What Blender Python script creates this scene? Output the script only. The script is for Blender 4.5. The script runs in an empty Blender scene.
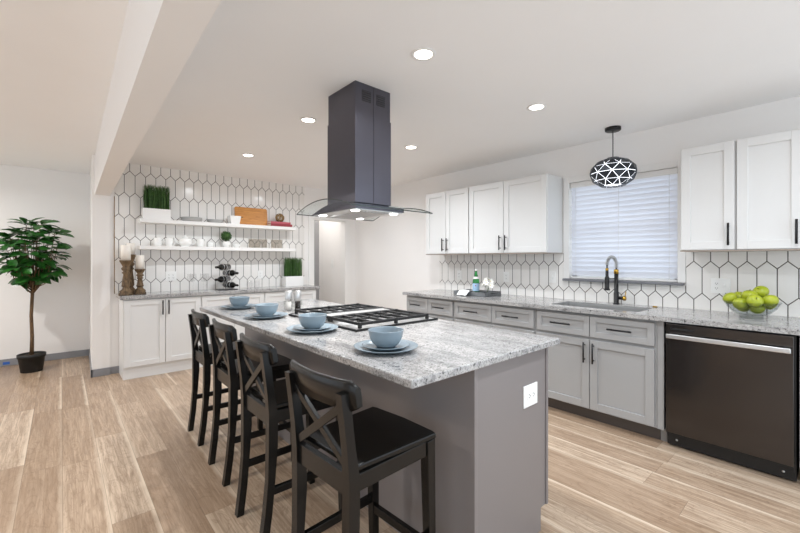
import bpy, bmesh, math, random
from mathutils import Vector, Matrix, Euler
PI = math.pi
R = math.radians
scene = bpy.context.scene
C = scene.collection
random.seed(7)

# ---------------------------------------------------------------- camera, world, exposure
cam_d = bpy.data.cameras.new('camera')
cam = bpy.data.objects.new('camera', cam_d); C.objects.link(cam)
cam.location = (0, 0, 1.308)
cam.rotation_euler = (PI/2, 0, -R(41.328))
cam_d.sensor_width = 36.0
cam_d.lens = 36.0*385.885/800.0
cam_d.shift_y = -(266.5-259.4)/800.0
cam_d.clip_start = 0.02
scene.camera = cam

world = bpy.data.worlds.new('world'); scene.world = world
world.use_nodes = True
wb = world.node_tree.nodes['Background']
wb.inputs[0].default_value = (0.84, 0.92, 1.0, 1)
wb.inputs[1].default_value = 1.5
scene.view_settings.view_transform = 'Standard'
scene.view_settings.look = 'None'
scene.view_settings.gamma = 1
scene.view_settings.use_curve_mapping = False
scene.view_settings.exposure = 0.29
scene.cycles.use_denoising = True
scene.cycles.max_bounces = 10
scene.cycles.diffuse_bounces = 6
scene.cycles.glossy_bounces = 4
scene.cycles.transmission_bounces = 10
scene.cycles.transparent_max_bounces = 16
scene.cycles.sample_clamp_indirect = 2.0
scene.cycles.sample_clamp_direct = 12.0
scene.cycles.caustics_reflective = False
scene.cycles.caustics_refractive = False
DOWN_W = 11.3          # watts of one ceiling downlight

# ---------------------------------------------------------------- materials
def lin(h):
    if isinstance(h, str):
        h = h.lstrip('#'); c = [int(h[i:i+2], 16)/255 for i in (0, 2, 4)]
    else:
        c = list(h)
    return tuple((x/12.92 if x <= .04045 else ((x+.055)/1.055)**2.4) for x in c) + (1,)

class NT:
    def __init__(s, name):
        s.m = bpy.data.materials.new(name); s.m.use_nodes = True
        s.t = s.m.node_tree; s.n = s.t.nodes; s.l = s.t.links
        s.b = s.n['Principled BSDF']; s.out = s.n['Material Output']
    def _in(s, sock, v):
        if isinstance(v, bpy.types.NodeSocket): s.l.new(v, sock)
        else: sock.default_value = v
    def math(s, op, a, b=0.0, c=None):
        n = s.n.new('ShaderNodeMath'); n.operation = op
        s._in(n.inputs[0], a); s._in(n.inputs[1], b)
        if c is not None: s._in(n.inputs[2], c)
        return n.outputs[0]
    def coord(s):
        return s.n.new('ShaderNodeTexCoord').outputs['Object']
    def sep(s, v):
        n = s.n.new('ShaderNodeSeparateXYZ'); s.l.new(v, n.inputs[0]); return n.outputs
    def comb(s, x, y, z):
        n = s.n.new('ShaderNodeCombineXYZ')
        for i, v in enumerate((x, y, z)): s._in(n.inputs[i], v)
        return n.outputs[0]
    def noise(s, vec, scale, detail=4, rough=.55, dist=0.0):
        n = s.n.new('ShaderNodeTexNoise')
        s.l.new(vec, n.inputs['Vector'])
        n.inputs['Scale'].default_value = scale; n.inputs['Detail'].default_value = detail
        n.inputs['Roughness'].default_value = rough; n.inputs['Distortion'].default_value = dist
        return n.outputs['Fac']
    def white(s, vec):
        n = s.n.new('ShaderNodeTexWhiteNoise'); n.noise_dimensions = '3D'; s.l.new(vec, n.inputs['Vector']); return n.outputs['Value']
    def ramp(s, fac, stops, interp='LINEAR'):
        n = s.n.new('ShaderNodeValToRGB'); n.color_ramp.interpolation = interp
        e = n.color_ramp.elements
        while len(e) < len(stops): e.new(.5)
        for k, (p, c) in enumerate(stops):
            e[k].position = p; e[k].color = lin(c) if isinstance(c, str) else (c, c, c, 1)
        s.l.new(fac, n.inputs[0]); return n.outputs[0]
    def mix(s, fac, a, b, mode='MIX'):
        n = s.n.new('ShaderNodeMix'); n.data_type = 'RGBA'; n.blend_type = mode
        s._in(n.inputs[0], fac)
        s._in(n.inputs[6], lin(a) if isinstance(a, str) else a); s._in(n.inputs[7], lin(b) if isinstance(b, str) else b)
        return n.outputs[2]
    def bump(s, h, strength=.2, dist=.002):
        n = s.n.new('ShaderNodeBump'); n.inputs['Strength'].default_value = strength; n.inputs['Distance'].default_value = dist
        s.l.new(h, n.inputs['Height']); s.l.new(n.outputs[0], s.b.inputs['Normal'])
    def set(s, **k):
        for a, v in k.items(): s._in(s.b.inputs[a.replace('_', ' ')], v)
        return s

def plain(name, col, rough=.5, metal=0.0, grain=0.0, gscale=60, emit=None, spec=.5, coat=0.0):
    """a procedural paint/metal: base colour with a slight noise in colour and roughness"""
    t = NT(name)
    co = t.coord()
    nz = t.noise(co, gscale, 3)
    c = lin(col)
    lo = tuple(x*(1-grain) for x in c[:3]) + (1,); hi = tuple(min(1, x*(1+grain)) for x in c[:3]) + (1,)
    t.set(Base_Color=t.mix(nz, lo, hi), Metallic=metal, Specular_IOR_Level=spec, Coat_Weight=coat)
    t.set(Roughness=t.math('MULTIPLY_ADD', nz, .08, max(0.0, rough-.04)))
    if emit:
        t.set(Emission_Color=lin(emit[0]), Emission_Strength=emit[1])
    return t.m

def glass(name, col='#ffffff', rough=0.0, ior=1.45):
    t = NT(name)
    t.set(Base_Color=lin(col), Roughness=rough, IOR=ior, Transmission_Weight=1.0)
    nz = t.noise(t.coord(), 8, 2); t.bump(nz, .01, .001)
    return t.m

def thin_glass(name, col='#f4f8f8', refl=.10):
    """a sheet of window glass: mostly clear with a little mirror reflection"""
    t = NT(name)
    tr = t.n.new('ShaderNodeBsdfTransparent'); tr.inputs[0].default_value = lin(col)
    gl = t.n.new('ShaderNodeBsdfGlossy'); gl.inputs['Roughness'].default_value = .02
    lw = t.n.new('ShaderNodeLayerWeight'); lw.inputs[0].default_value = .5
    f = t.math('MULTIPLY_ADD', t.math('POWER', lw.outputs['Facing'], 4.0), .5*refl*10, .03)
    mx = t.n.new('ShaderNodeMixShader'); t.l.new(f, mx.inputs[0]); t.l.new(tr.outputs[0], mx.inputs[1]); t.l.new(gl.outputs[0], mx.inputs[2])
    t.l.new(mx.outputs[0], t.out.inputs[0])
    return t.m

def tile_mat(name, axis, W, S, A, cx, cz):
    t = NT(name)
    x, y, z = t.sep(t.coord())
    a = x if axis == 'x' else y
    P = S + A; cs = 1/math.sqrt(1+(2*A/W)**2)
    def inside(ox, oz):
        u = t.math('SUBTRACT', a, cx+ox-W/2-40*W); u = t.math('MODULO', u, W); dx = t.math('ABSOLUTE', t.math('SUBTRACT', u, W/2))
        v = t.math('SUBTRACT', z, cz+oz-P-20*P); v = t.math('MODULO', v, 2*P); dy = t.math('ABSOLUTE', t.math('SUBTRACT', v, P))
        e1 = t.math('SUBTRACT', W/2, dx)
        e2 = t.math('MULTIPLY', t.math('SUBTRACT', S/2+A, t.math('ADD', dy, t.math('MULTIPLY', dx, 2*A/W))), cs)
        return t.math('MINIMUM', e1, e2)
    e = t.math('MAXIMUM', inside(0, 0), inside(W/2, P))
    g = t.n.new('ShaderNodeMapRange'); g.inputs[1].default_value = .0024; g.inputs[2].default_value = .0034; t.l.new(e, g.inputs[0])
    nz = t.noise(t.coord(), 5, 3)
    col = t.mix(g.outputs[0], '#3f3630', t.mix(nz, '#e9e6e2', '#f1efec'))
    b = t.n.new('ShaderNodeMapRange'); b.inputs[1].default_value = .0015; b.inputs[2].default_value = .006; t.l.new(e, b.inputs[0])
    t.set(Base_Color=col, Roughness=t.mix(g.outputs[0], (.8,)*3+(1,), (.16,)*3+(1,)), Specular_IOR_Level=.5)
    t.bump(b.outputs[0], .5, .002)
    return t.m

def granite_mat(name):
    t = NT(name)
    co = t.coord()
    m = t.n.new('ShaderNodeMapping'); m.inputs['Rotation'].default_value = (0, 0, R(-62)); m.inputs['Scale'].default_value = (1, .28, 1); t.l.new(co, m.inputs[0])
    st = m.outputs[0]
    vein = t.noise(st, 9, 6, .65, 1.2)
    fine = t.noise(co, 130, 3, .7)
    mid = t.noise(st, 34, 5, .7, .6)
    vo = t.n.new('ShaderNodeTexVoronoi'); vo.inputs['Scale'].default_value = 190; t.l.new(co, vo.inputs['Vector'])
    base = t.ramp(vein, [(.30, '#8a8a8c'), (.44, '#b2b2b2'), (.60, '#c6c5c4'), (.8, '#d0cfcd')])
    spk = t.ramp(fine, [(.34, '#77747a'), (.46, '#d2cfcd'), (.7, '#ffffff')])
    c = t.mix(.75, base, spk, 'MULTIPLY')
    dark = t.ramp(mid, [(.32, 1.0), (.41, 0.0)])
    c = t.mix(t.math('MULTIPLY', dark, .65), c, '#4a4748')
    pep = t.ramp(t.noise(co, 62, 5, .8), [(.385, 1.0), (.44, 0.0)])
    c = t.mix(t.math('MULTIPLY', pep, .9), c, '#2a2728')
    wht = t.ramp(t.noise(co, 48, 4, .7), [(.58, 0.0), (.68, 1.0)])
    c = t.mix(t.math('MULTIPLY', wht, .6), c, '#d2d1cf')
    t.set(Base_Color=c, Roughness=.14, Specular_IOR_Level=.4)
    return t.m

def floor_mat(name, W=.182, L=1.22):
    t = NT(name)
    x, y, z = t.sep(t.coord())
    xs = t.math('DIVIDE', t.math('SUBTRACT', x, .008-40*W), W)
    ix = t.math('FLOOR', xs); fx = t.math('FRACT', xs)
    off = t.white(t.comb(ix, 3.7, 0.0))
    ys = t.math('ADD', t.math('DIVIDE', t.math('ADD', y, 40.0), L), t.math('MULTIPLY', off, 7.3))
    iy = t.math('FLOOR', ys); fy = t.math('FRACT', ys)
    rnd = t.white(t.comb(ix, iy, 1.3)); rnd2 = t.white(t.comb(ix, iy, 8.1))
    gx = t.math('ADD', x, t.math('MULTIPLY', rnd, 9.0))
    gy = t.math('ADD', y, t.math('MULTIPLY', rnd2, 23.0))
    gv = t.comb(t.math('MULTIPLY', gx, 1.0), t.math('MULTIPLY', gy, .055), 0.0)
    g1 = t.noise(gv, 38, 8, .66, 1.3)
    g2 = t.noise(t.comb(gx, t.math('MULTIPLY', gy, .035), 0.0), 150, 5, .65, .5)
    g3 = t.noise(t.comb(gx, t.math('MULTIPLY', gy, .28), 0.0), 7, 3, .5, 2.2)
    rings = t.math('FRACT', t.math('MULTIPLY', g3, 9.0))
    rings = t.math('ABSOLUTE', t.math('SUBTRACT', rings, .5))
    tone = t.ramp(rnd, [(0, '#a8917b'), (.35, '#b9a28b'), (.7, '#c6b099'), (1, '#d0bca6')])
    c = t.mix(t.math('MULTIPLY', t.ramp(g1, [(.34, 1.0), (.60, 0.0)]), .68), tone, '#7f6650')
    c = t.mix(t.math('MULTIPLY', t.ramp(g2, [(.40, 1.0), (.6, 0.0)]), .38), c, '#836a54')
    c = t.mix(t.math('MULTIPLY', t.ramp(rings, [(.0, 1.0), (.12, 0.0)]), .34), c, '#6d543f')
    # pale sapwood running along one edge of many planks
    edge = t.math('ADD', fx, t.math('MULTIPLY', t.math('SUBTRACT', g3, .5), .22))
    side = t.ramp(edge, [(.86, 0.0), (.97, 1.0)])
    c = t.mix(t.math('MULTIPLY', side, t.ramp(rnd2, [(.25, 0.0), (.6, .8)])), c, '#d9c8b3')
    side2 = t.ramp(edge, [(.03, 1.0), (.12, 0.0)])
    c = t.mix(t.math('MULTIPLY', side2, t.ramp(rnd, [(.5, 0.0), (.8, .6)])), c, '#d6c4ae')
    ex = t.math('MULTIPLY', t.math('MINIMUM', fx, t.math('SUBTRACT', 1.0, fx)), W)
    ey = t.math('MULTIPLY', t.math('MINIMUM', fy, t.math('SUBTRACT', 1.0, fy)), L)
    e = t.math('MINIMUM', ex, ey)
    gap = t.ramp(t.math('MULTIPLY', e, 300.0), [(.12, 1.0), (.5, 0.0)])
    c = t.mix(t.math('MULTIPLY', gap, .55), c, '#5b4636')
    t.set(Base_Color=c, Roughness=t.math('MULTIPLY_ADD', g1, .16, .25), Specular_IOR_Level=.45)
    t.bump(t.math('SUBTRACT', t.math('MULTIPLY', g2, .25), gap), .12, .002)
    return t.m

def wood_mat(name, dark, light, axis=(1, 1, .1), scale=14, rough=.5, spec=.5):
    t = NT(name)
    m = t.n.new('ShaderNodeMapping'); m.inputs['Scale'].default_value = axis; t.l.new(t.coord(), m.inputs[0])
    g = t.noise(m.outputs[0], scale, 6, .6, 1.0)
    t.set(Base_Color=t.ramp(g, [(.3, dark), (.7, light)]), Roughness=rough, Specular_IOR_Level=spec)
    t.bump(g, .15, .002)
    return t.m

M = {}
M['wall'] = plain('wall_paint', '#f0eeec', .75, grain=.015, gscale=3)
M['ceiling'] = plain('ceiling_paint', '#f6f5f4', .8, grain=.015, gscale=3)
M['trim'] = plain('white_trim_paint', '#efeeec', .4, grain=.01)
M['baseboard'] = plain('grey_baseboard', '#8b8c90', .45, grain=.05, gscale=20)
M['floor'] = floor_mat('plank_floor')
M['tile_back'] = tile_mat('picket_tile_back', 'x', .1046, .2, .053, .607+.0523, 2.342+.1)
M['tile_right'] = tile_mat('picket_tile_right', 'y', .1065, .2, .053, .767+.05325, 1.294+.1)
M['granite'] = granite_mat('speckled_granite')
M['cab_white'] = plain('white_cabinet_paint', '#dededd', .33, grain=.01)
M['cab_grey'] = plain('grey_cabinet_paint', '#a2a2a2', .33, grain=.015)
M['island_grey'] = plain('shaded_grey_cabinet_paint', '#827c7b', .36, grain=.01, gscale=4)  # cabinet grey made darker to carry the shade on the island sides
M['toe'] = plain('dark_toe_kick', '#5c5551', .5, grain=.05)
M['black_metal'] = plain('black_metal', '#19191b', .35, .3, grain=.1)
M['black_steel'] = plain('black_stainless', '#5e5d66', .24, .85, grain=.05, gscale=8)
M['dish_steel'] = plain('dishwasher_black_stainless', '#4b4745', .16, .85, grain=.04, gscale=6)
M['steel'] = plain('brushed_steel', '#cfcfcf', .32, .85, grain=.05)
M['iron'] = plain('cast_iron', '#1c1c1d', .55, .2, grain=.15)
M['black_plastic'] = plain('black_plastic', '#141415', .5, grain=.1)
M['stool'] = wood_mat('black_brown_wood', '#0b0a09', '#151311', (1, 1, .12), 30, .26, .35)
M['blue'] = plain('blue_glaze', '#84939d', .22, grain=.03, gscale=30)
M['white_ceramic'] = plain('white_ceramic', '#f4f4f2', .15, grain=.01)
M['shaded_ceramic'] = plain('shaded_white_ceramic', '#cfcfce', .25, grain=.02)  # white plates greyed in colour for the shading on their undersides
M['plant_box'] = plain('white_planter', '#f1f0ee', .5, grain=.01)
M['grass'] = wood_mat('green_blades', '#16300f', '#4f7a35', (1, 1, .3), 60, .6)
M['leaf'] = wood_mat('dark_green_leaf', '#123a12', '#34702a', (1, 1, 1), 12, .32)
M['bark'] = wood_mat('bark', '#3d2c1d', '#7a5f40', (1, 1, .3), 40, .8)
M['soil'] = plain('dark_soil', '#2a221c', .9, grain=.4, gscale=80)
M['rustic'] = wood_mat('distressed_brown_wood', '#2c2118', '#8a7050', (1, 1, .35), 26, .7)
M['wax'] = plain('ivory_wax', '#f3eee6', .5, grain=.01)
M['board'] = wood_mat('bamboo_board', '#b06a1e', '#d99a4a', (.12, 1, 1), 50, .45)
M['rattan'] = wood_mat('gold_twig', '#4c371c', '#b08d52', (1, 1, 1), 40, .5)
M['book_red'] = plain('red_cover', '#93303a', .5, grain=.08)
M['book_pink'] = plain('pink_cover', '#b4525e', .5, grain=.08)
M['paper'] = plain('paper_edges', '#e8e0d2', .8, grain=.06, gscale=200)
M['apple'] = wood_mat('green_apple_skin', '#8fa01a', '#b8bd36', (1, 1, .4), 10, .28)
M['stem_brown'] = plain('apple_stem_brown', '#3c2d18', .7, grain=.2)
M['glass'] = thin_glass('clear_glass', '#fdfdfd', .03)
M['bowl_glass'] = thin_glass('bowl_glass', '#f0f2f2', .07)
M['smoke_glass'] = thin_glass('smoky_glass', '#f1efec', .06)
M['green_glass'] = glass('green_bottle_glass', '#4cc46a', .02)
M['hood_glass'] = thin_glass('hood_glass_sheet', '#f8fbfb', .018)
M['dark_edge'] = plain('hood_glass_dark_edge', '#2a3230', .15, grain=.1)
M['pane'] = thin_glass('window_pane')
M['dark_glass'] = plain('dark_bottle_glass', '#0d0f0c', .08, grain=.1)
M['label_blue'] = plain('blue_bottle_label', '#a6c6e2', .6, grain=.08, gscale=90)
M['label_white'] = plain('white_label', '#eeeeea', .6, grain=.02)
M['red'] = plain('red_star', '#b3262a', .5, grain=.02)
M['brass'] = plain('brushed_brass', '#c9a24a', .25, 1.0, grain=.06)
M['tray'] = wood_mat('grey_tray_wood', '#55585b', '#7b7e80', (1, .15, 1), 30, .55)
M['cloth'] = plain('white_cloth', '#f2f2f0', .85, grain=.03, gscale=200)
M['petal'] = plain('white_petal', '#f7f6ef', .6, grain=.02)
M['petal_core'] = plain('yellow_petal_centre', '#d9b93c', .6, grain=.05)
M['sill'] = plain('grey_stone_sill', '#75767b', .35, grain=.12, gscale=60)
M['plate_white'] = plain('white_plastic', '#f1f1ef', .35, grain=.01)
M['slot'] = plain('dark_slot', '#3c3c3c', .6, grain=.05)
M['tape'] = plain('blue_tape', '#2f63b8', .6, grain=.08)
M['hall'] = plain('hall_shade_grey', '#a2a2a4', .7, grain=.02)  # shadow on the hall end wall put into its grey
M['lens'] = plain('glowing_lens', '#ffffff', .5, emit=('#fff6ea', 9.0))
M['hood_lens'] = plain('glowing_hood_lens', '#ffffff', .5, emit=('#ffffff', 7.0))
M['globe'] = plain('added_glow_white', '#ffffff', .5, emit=('#f4f7ff', 1.9))
M['facet'] = plain('dark_blue_grey_facet', '#2c3138', .4, .4, grain=.1)
M['pepper'] = plain('peppercorns', '#1c1714', .8, grain=.5, gscale=300)
M['salt'] = plain('white_salt', '#e9e7e3', .8, grain=.1, gscale=300)
def blind_mat():
    t = NT('white_blind_slat')
    d = t.n.new('ShaderNodeBsdfDiffuse'); d.inputs[0].default_value = lin('#eeeff5')
    tl = t.n.new('ShaderNodeBsdfTranslucent'); tl.inputs[0].default_value = lin('#e8eaf6')
    mx = t.n.new('ShaderNodeMixShader'); mx.inputs[0].default_value = .16
    t.l.new(d.outputs[0], mx.inputs[1]); t.l.new(tl.outputs[0], mx.inputs[2]); t.l.new(mx.outputs[0], t.out.inputs[0])
    return t.m
M['blind'] = blind_mat()

# ---------------------------------------------------------------- mesh helpers
class MB:
    """collects shapes in one bmesh; build() links them as ONE mesh object"""
    def __init__(s): s.bm = bmesh.new(); s.mats = []; s.cur = 0
    def mat(s, m):
        if m not in s.mats: s.mats.append(m)
        s.cur = s.mats.index(m); return s
    def _fin(s, faces, smooth):
        for f in faces: f.material_index = s.cur; f.smooth = smooth
    def hexa(s, v8, bevel=0.0, seg=2):
        vs = [s.bm.verts.new(v) for v in v8]
        idx = [(0, 3, 2, 1), (4, 5, 6, 7), (0, 1, 5, 4), (1, 2, 6, 5), (2, 3, 7, 6), (3, 0, 4, 7)]
        fs = [s.bm.faces.new([vs[i] for i in q]) for q in idx]
        s._fin(fs, False)
        if bevel > 0:
            es = list({e for f in fs for e in f.edges})
            r = bmesh.ops.bevel(s.bm, geom=es, offset=bevel, segments=seg, profile=.5, affect='EDGES')
            s._fin(r['faces'], bevel > .004)
        return s
    def box(s, x0, x1, y0, y1, z0, z1, bevel=0.0, seg=2):
        return s.hexa([(x0, y0, z0), (x1, y0, z0), (x1, y1, z0), (x0, y1, z0), (x0, y0, z1), (x1, y0, z1), (x1, y1, z1), (x0, y1, z1)], bevel, seg)
    def bar(s, p, q, w, h, bevel=0.0, up=(0, 0, 1), w2=None, h2=None):
        """rectangular bar from p to q; w across, h along 'up'"""
        p, q = Vector(p), Vector(q); d = (q-p).normalized(); upv = Vector(up)
        a = d.cross(upv)
        if a.length < 1e-4: a = d.cross(Vector((1, 0, 0)))
        a.normalize(); b = a.cross(d).normalized()
        w2 = w if w2 is None else w2; h2 = h if h2 is None else h2
        c = []
        for o, ww, hh in ((p, w, h), (q, w2, h2)):
            c += [o-a*ww/2-b*hh/2, o+a*ww/2-b*hh/2, o+a*ww/2+b*hh/2, o-a*ww/2+b*hh/2]
        return s.hexa(c, bevel)
    def tube(s, pts, r, seg=8, cap=True, smooth=True):
        pts = [Vector(p) for p in pts]; n = len(pts)
        rs = r if isinstance(r, (list, tuple)) else [r]*n
        d0 = (pts[1]-pts[0]).normalized()
        a = d0.cross(Vector((0, 0, 1)))
        if a.length < 1e-3: a = d0.cross(Vector((1, 0, 0)))
        a.normalize(); rings = []
        for i, p in enumerate(pts):
            d = (pts[min(i+1, n-1)]-pts[max(i-1, 0)]).normalized()
            a = (a-d*a.dot(d)).normalized(); b = d.cross(a)
            rings.append([s.bm.verts.new(p+(a*math.cos(2*PI*k/seg)+b*math.sin(2*PI*k/seg))*rs[i]) for k in range(seg)])
        fs = []
        for i in range(n-1):
            for k in range(seg):
                fs.append(s.bm.faces.new((rings[i][k], rings[i][(k+1) % seg], rings[i+1][(k+1) % seg], rings[i+1][k])))
        s._fin(fs, smooth)
        if cap:
            c = [s.bm.faces.new(rings[0][::-1]), s.bm.faces.new(rings[-1])]; s._fin(c, False)
        return s
    def lathe(s, prof, o=(0, 0, 0), seg=24, axis=None, smooth=True):
        """prof: list of (r, z); axis: optional matrix"""
        o = Vector(o); rings = []
        for r, z in prof:
            if r < 1e-6:
                p = Vector((0, 0, z)); p = (axis @ p if axis else p)+o
                rings.append([s.bm.verts.new(p)])
            else:
                ring = []
                for k in range(seg):
                    p = Vector((r*math.cos(2*PI*k/seg), r*math.sin(2*PI*k/seg), z)); p = (axis @ p if axis else p)+o
                    ring.append(s.bm.verts.new(p))
                rings.append(ring)
        fs = []
        for a, b in zip(rings[:-1], rings[1:]):
            for k in range(seg):
                k2 = (k+1) % seg
                if len(a) == 1 and len(b) == 1: continue
                if len(a) == 1: fs.append(s.bm.faces.new((a[0], b[k], b[k2])))
                elif len(b) == 1: fs.append(s.bm.faces.new((a[k], b[0], a[k2])))
                else: fs.append(s.bm.faces.new((a[k], b[k], b[k2], a[k2])))
        s._fin(fs, smooth)
        return s
    def grid(s, rows, smooth=True, close=False):
        vs = [[s.bm.verts.new(p) for p in r] for r in rows]
        fs = []
        for i in range(len(vs)-1):
            m = len(vs[i])
            for k in range(m if close else m-1):
                fs.append(s.bm.faces.new((vs[i][k], vs[i][(k+1) % m], vs[i+1][(k+1) % m], vs[i+1][k])))
        s._fin(fs, smooth); return s
    def prism(s, poly, axis, a0, a1, smooth=False, bevel=0.0):
        """poly (2D points) extruded along axis 'x','y' or 'z'"""
        def P(u, v, w):
            return {'x': (w, u, v), 'y': (u, w, v), 'z': (u, v, w)}[axis]
        A = [s.bm.verts.new(P(u, v, a0)) for u, v in poly]; B = [s.bm.verts.new(P(u, v, a1)) for u, v in poly]
        n = len(poly)
        sd = [s.bm.faces.new((A[i], A[(i+1) % n], B[(i+1) % n], B[i])) for i in range(n)]
        cp = [s.bm.faces.new(A[::-1]), s.bm.faces.new(B)]
        s._fin(sd, smooth); s._fin(cp, False)
        if bevel > 0:
            es = list({e for f in cp for e in f.edges})
            r = bmesh.ops.bevel(s.bm, geom=es, offset=bevel, segments=2, profile=.5, affect='EDGES'); s._fin(r['faces'], False)
        return s
    def xform(s, m): bmesh.ops.transform(s.bm, matrix=m, verts=s.bm.verts[:]); return s
    def build(s, name, mat=None, parent=None, loc=None):
        bmesh.ops.recalc_face_normals(s.bm, faces=s.bm.faces[:])
        me = bpy.data.meshes.new(name); s.bm.to_mesh(me); s.bm.free()
        ms = s.mats if s.mats else [mat]
        for m in ms: me.materials.append(m)
        o = bpy.data.objects.new(name, me); C.objects.link(o)
        if parent: o.parent = parent
        if loc: o.location = loc
        return o

def tag(o, label, cat, group=None):
    o['label'] = label; o['category'] = cat
    if group: o['group'] = group
    return o
def thing(name, label, cat, loc=(0, 0, 0), rotz=0, group=None):
    o = bpy.data.objects.new(name, None); C.objects.link(o)
    o.location = loc; o.rotation_euler = (0, 0, rotz); o.empty_display_size = .05
    return tag(o, label, cat, group)
def struct(name, mb, mat=None, parent=None):
    o = mb.build(name, mat, parent)
    if parent is None: o['kind'] = 'structure'
    return o
def dup(root, loc, rotz=None, label=None):
    r = root.copy(); C.objects.link(r); r.location = loc
    if rotz is not None: r.rotation_euler = (0, 0, rotz)
    if label: r['label'] = label
    for ch in list(root.children):
        c = ch.copy(); C.objects.link(c); c.parent = r
        for g in list(ch.children):
            d = g.copy(); C.objects.link(d); d.parent = c
    return r

# ================================================================ ROOM SHELL
CZ = 2.432; LZ = 2.47; XW = 3.817; YB = 5.49; YL = 6.75
struct('floor', MB().box(-3.2, 4.0, -1.1, 9.2, -.06, 0), M['floor'])
struct('ceiling', MB().box(.30, 3.95, -1.1, 5.62, CZ, CZ+.1), M['ceiling'])
struct('ceiling_left', MB().box(-3.2, .29, -1.1, YL+.1, LZ, LZ+.1), M['ceiling'])
# beam between the two ceilings, turned a degree like the stub wall it lands on
def bx(y): return .215+.0164*(y-1.24), .335+.0185*(y-1.136)
a0, a1 = bx(-1.1); b0, b1 = bx(5.47)
struct('ceiling_beam', MB().hexa([(a0, -1.1, 2.03), (a1, -1.1, 2.03), (b1+.006, 5.472, 2.03), (b0, 5.472, 2.03), (a0, -1.1, 2.6), (a1, -1.1, 2.6), (b1+.006, 5.472, 2.6), (b0, 5.472, 2.6)]), M['wall'])
struct('wall_stub', MB().hexa([(.262, 5.47, 0), (.425, 5.47, 0), (.425, YL+.1, 0), (.30, YL+.1, 0), (.262, 5.47, 2.6), (.425, 5.47, 2.6), (.425, YL+.1, 2.6), (.30, YL+.1, 2.6)]), M['wall'])
struct('wall_far', MB().box(-3.2, .31, YL, YL+.1, 0, 2.6), M['wall'])
# left room's unseen outer wall; two wide openings added to let in sky light
struct('wall_left', MB().box(-3.3, -3.2, -1.1, YL+.1, 0, .35).box(-3.3, -3.2, -1.1, YL+.1, 2.25, 2.6).box(-3.3, -3.2, -1.1, -.9, .35, 2.25).box(-3.3, -3.2, .9, 2.9, .35, 2.25).box(-3.3, -3.2, 5.9, YL+.1, .35, 2.25), M['wall'])
# back wall with the hall opening
DX0, DX1, DZ = 3.00, 3.60, 1.955
struct('wall_back', MB().box(.425, DX0, YB, YB+.12, 0, CZ+.05).box(DX1, 3.95, YB, YB+.12, 0, CZ+.05).box(DX0, DX1, YB, YB+.12, DZ, CZ+.05), M['wall'])
# hall beyond
struct('wall_hall', MB().box(DX1+.03, DX1+.13, YB+.12, 6.42, 0, CZ+.05), M['wall'])
struct('wall_hall_end', MB().box(2.3, DX1+.13, 6.42, 6.52, 0, CZ+.05), M['hall'])
struct('wall_hall_left', MB().box(2.3, 2.4, YB+.12, 6.42, 0, CZ+.05), M['wall'])
struct('ceiling_hall', MB().box(2.3, 3.95, YB+.13, 6.55, CZ+.06, CZ+.12), M['ceiling'])
# door casing of the hall opening
struct('trim_1', MB().box(DX0-.085, DX0, YB-.018, YB, 0, DZ+.0, .003).box(DX1, DX1+.085, YB-.018, YB, 0, DZ, .003).box(DX0-.085, DX1+.085, YB-.018, YB, DZ, DZ+.085, .003)
       .box(DX0-.001, DX0+.012, YB-.01, YB+.13, 0, DZ).box(DX1-.012, DX1+.001, YB-.01, YB+.13, 0, DZ).box(DX0, DX1, YB-.01, YB+.13, DZ-.012, DZ+.001), M['trim'])
# right wall with window hole
WY0, WY1, WZ0, WZ1 = .875, 1.775, 1.118, 2.07
struct('wall_right', MB().box(XW, XW+.14, -1.1, WY0, 0, CZ+.05).box(XW, XW+.14, WY1, YB+.12, 0, CZ+.05).box(XW, XW+.14, WY0, WY1, 0, WZ0).box(XW, XW+.14, WY0, WY1, WZ1, CZ+.05), M['wall'])
w = struct('window_1', MB().box(XW-.014, XW, WY0-.055, WY0, WZ0, WZ1+.055, .003).box(XW-.014, XW, WY1, WY1+.055, WZ0, WZ1+.055, .003).box(XW-.014, XW, WY0, WY1, WZ1, WZ1+.055, .003), M['trim'])
fr = MB()
for (y0, y1, z0, z1) in ((WY0, WY1, WZ0, WZ0+.04), (WY0, WY1, WZ1-.04, WZ1), (WY0, WY0+.04, WZ0, WZ1), (WY1-.04, WY1, WZ0, WZ1), (WY0, WY1, 1.56, 1.60)):
    fr.box(XW+.075, XW+.115, y0, y1, z0, z1)
fr.build('window_frame', M['trim'], w)
MB().box(XW+.09, XW+.096, WY0+.03, WY1-.03, WZ0+.03, WZ1-.03).build('pane', M['pane'], w)
MB().box(XW-.055, XW+.08, WY0-.045, WY1+.05, WZ0-.022, WZ0, .004).build('window_sill', M['sill'], w)
# baseboards
struct('baseboard_far', MB().box(-3.2, .302, YL-.014, YL, 0, .085, .003), M['baseboard'])
struct('baseboard_stub', MB().hexa([(.25, 5.456, 0), (.265, 5.456, 0), (.302, YL-.014, 0), (.287, YL-.014, 0), (.25, 5.456, .085), (.265, 5.456, .085), (.302, YL-.014, .085), (.287, YL-.014, .085)])
       .box(.25, .427, 5.456, 5.471, 0, .085, .003), M['baseboard'])
struct('baseboard_back', MB().box(.427, .507, YB-.012, YB, 0, .08, .003), M['baseboard'])
struct('baseboard_left', MB().box(-3.2, -3.185, -1.1, YL, 0, .085, .003), M['baseboard'])

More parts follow.
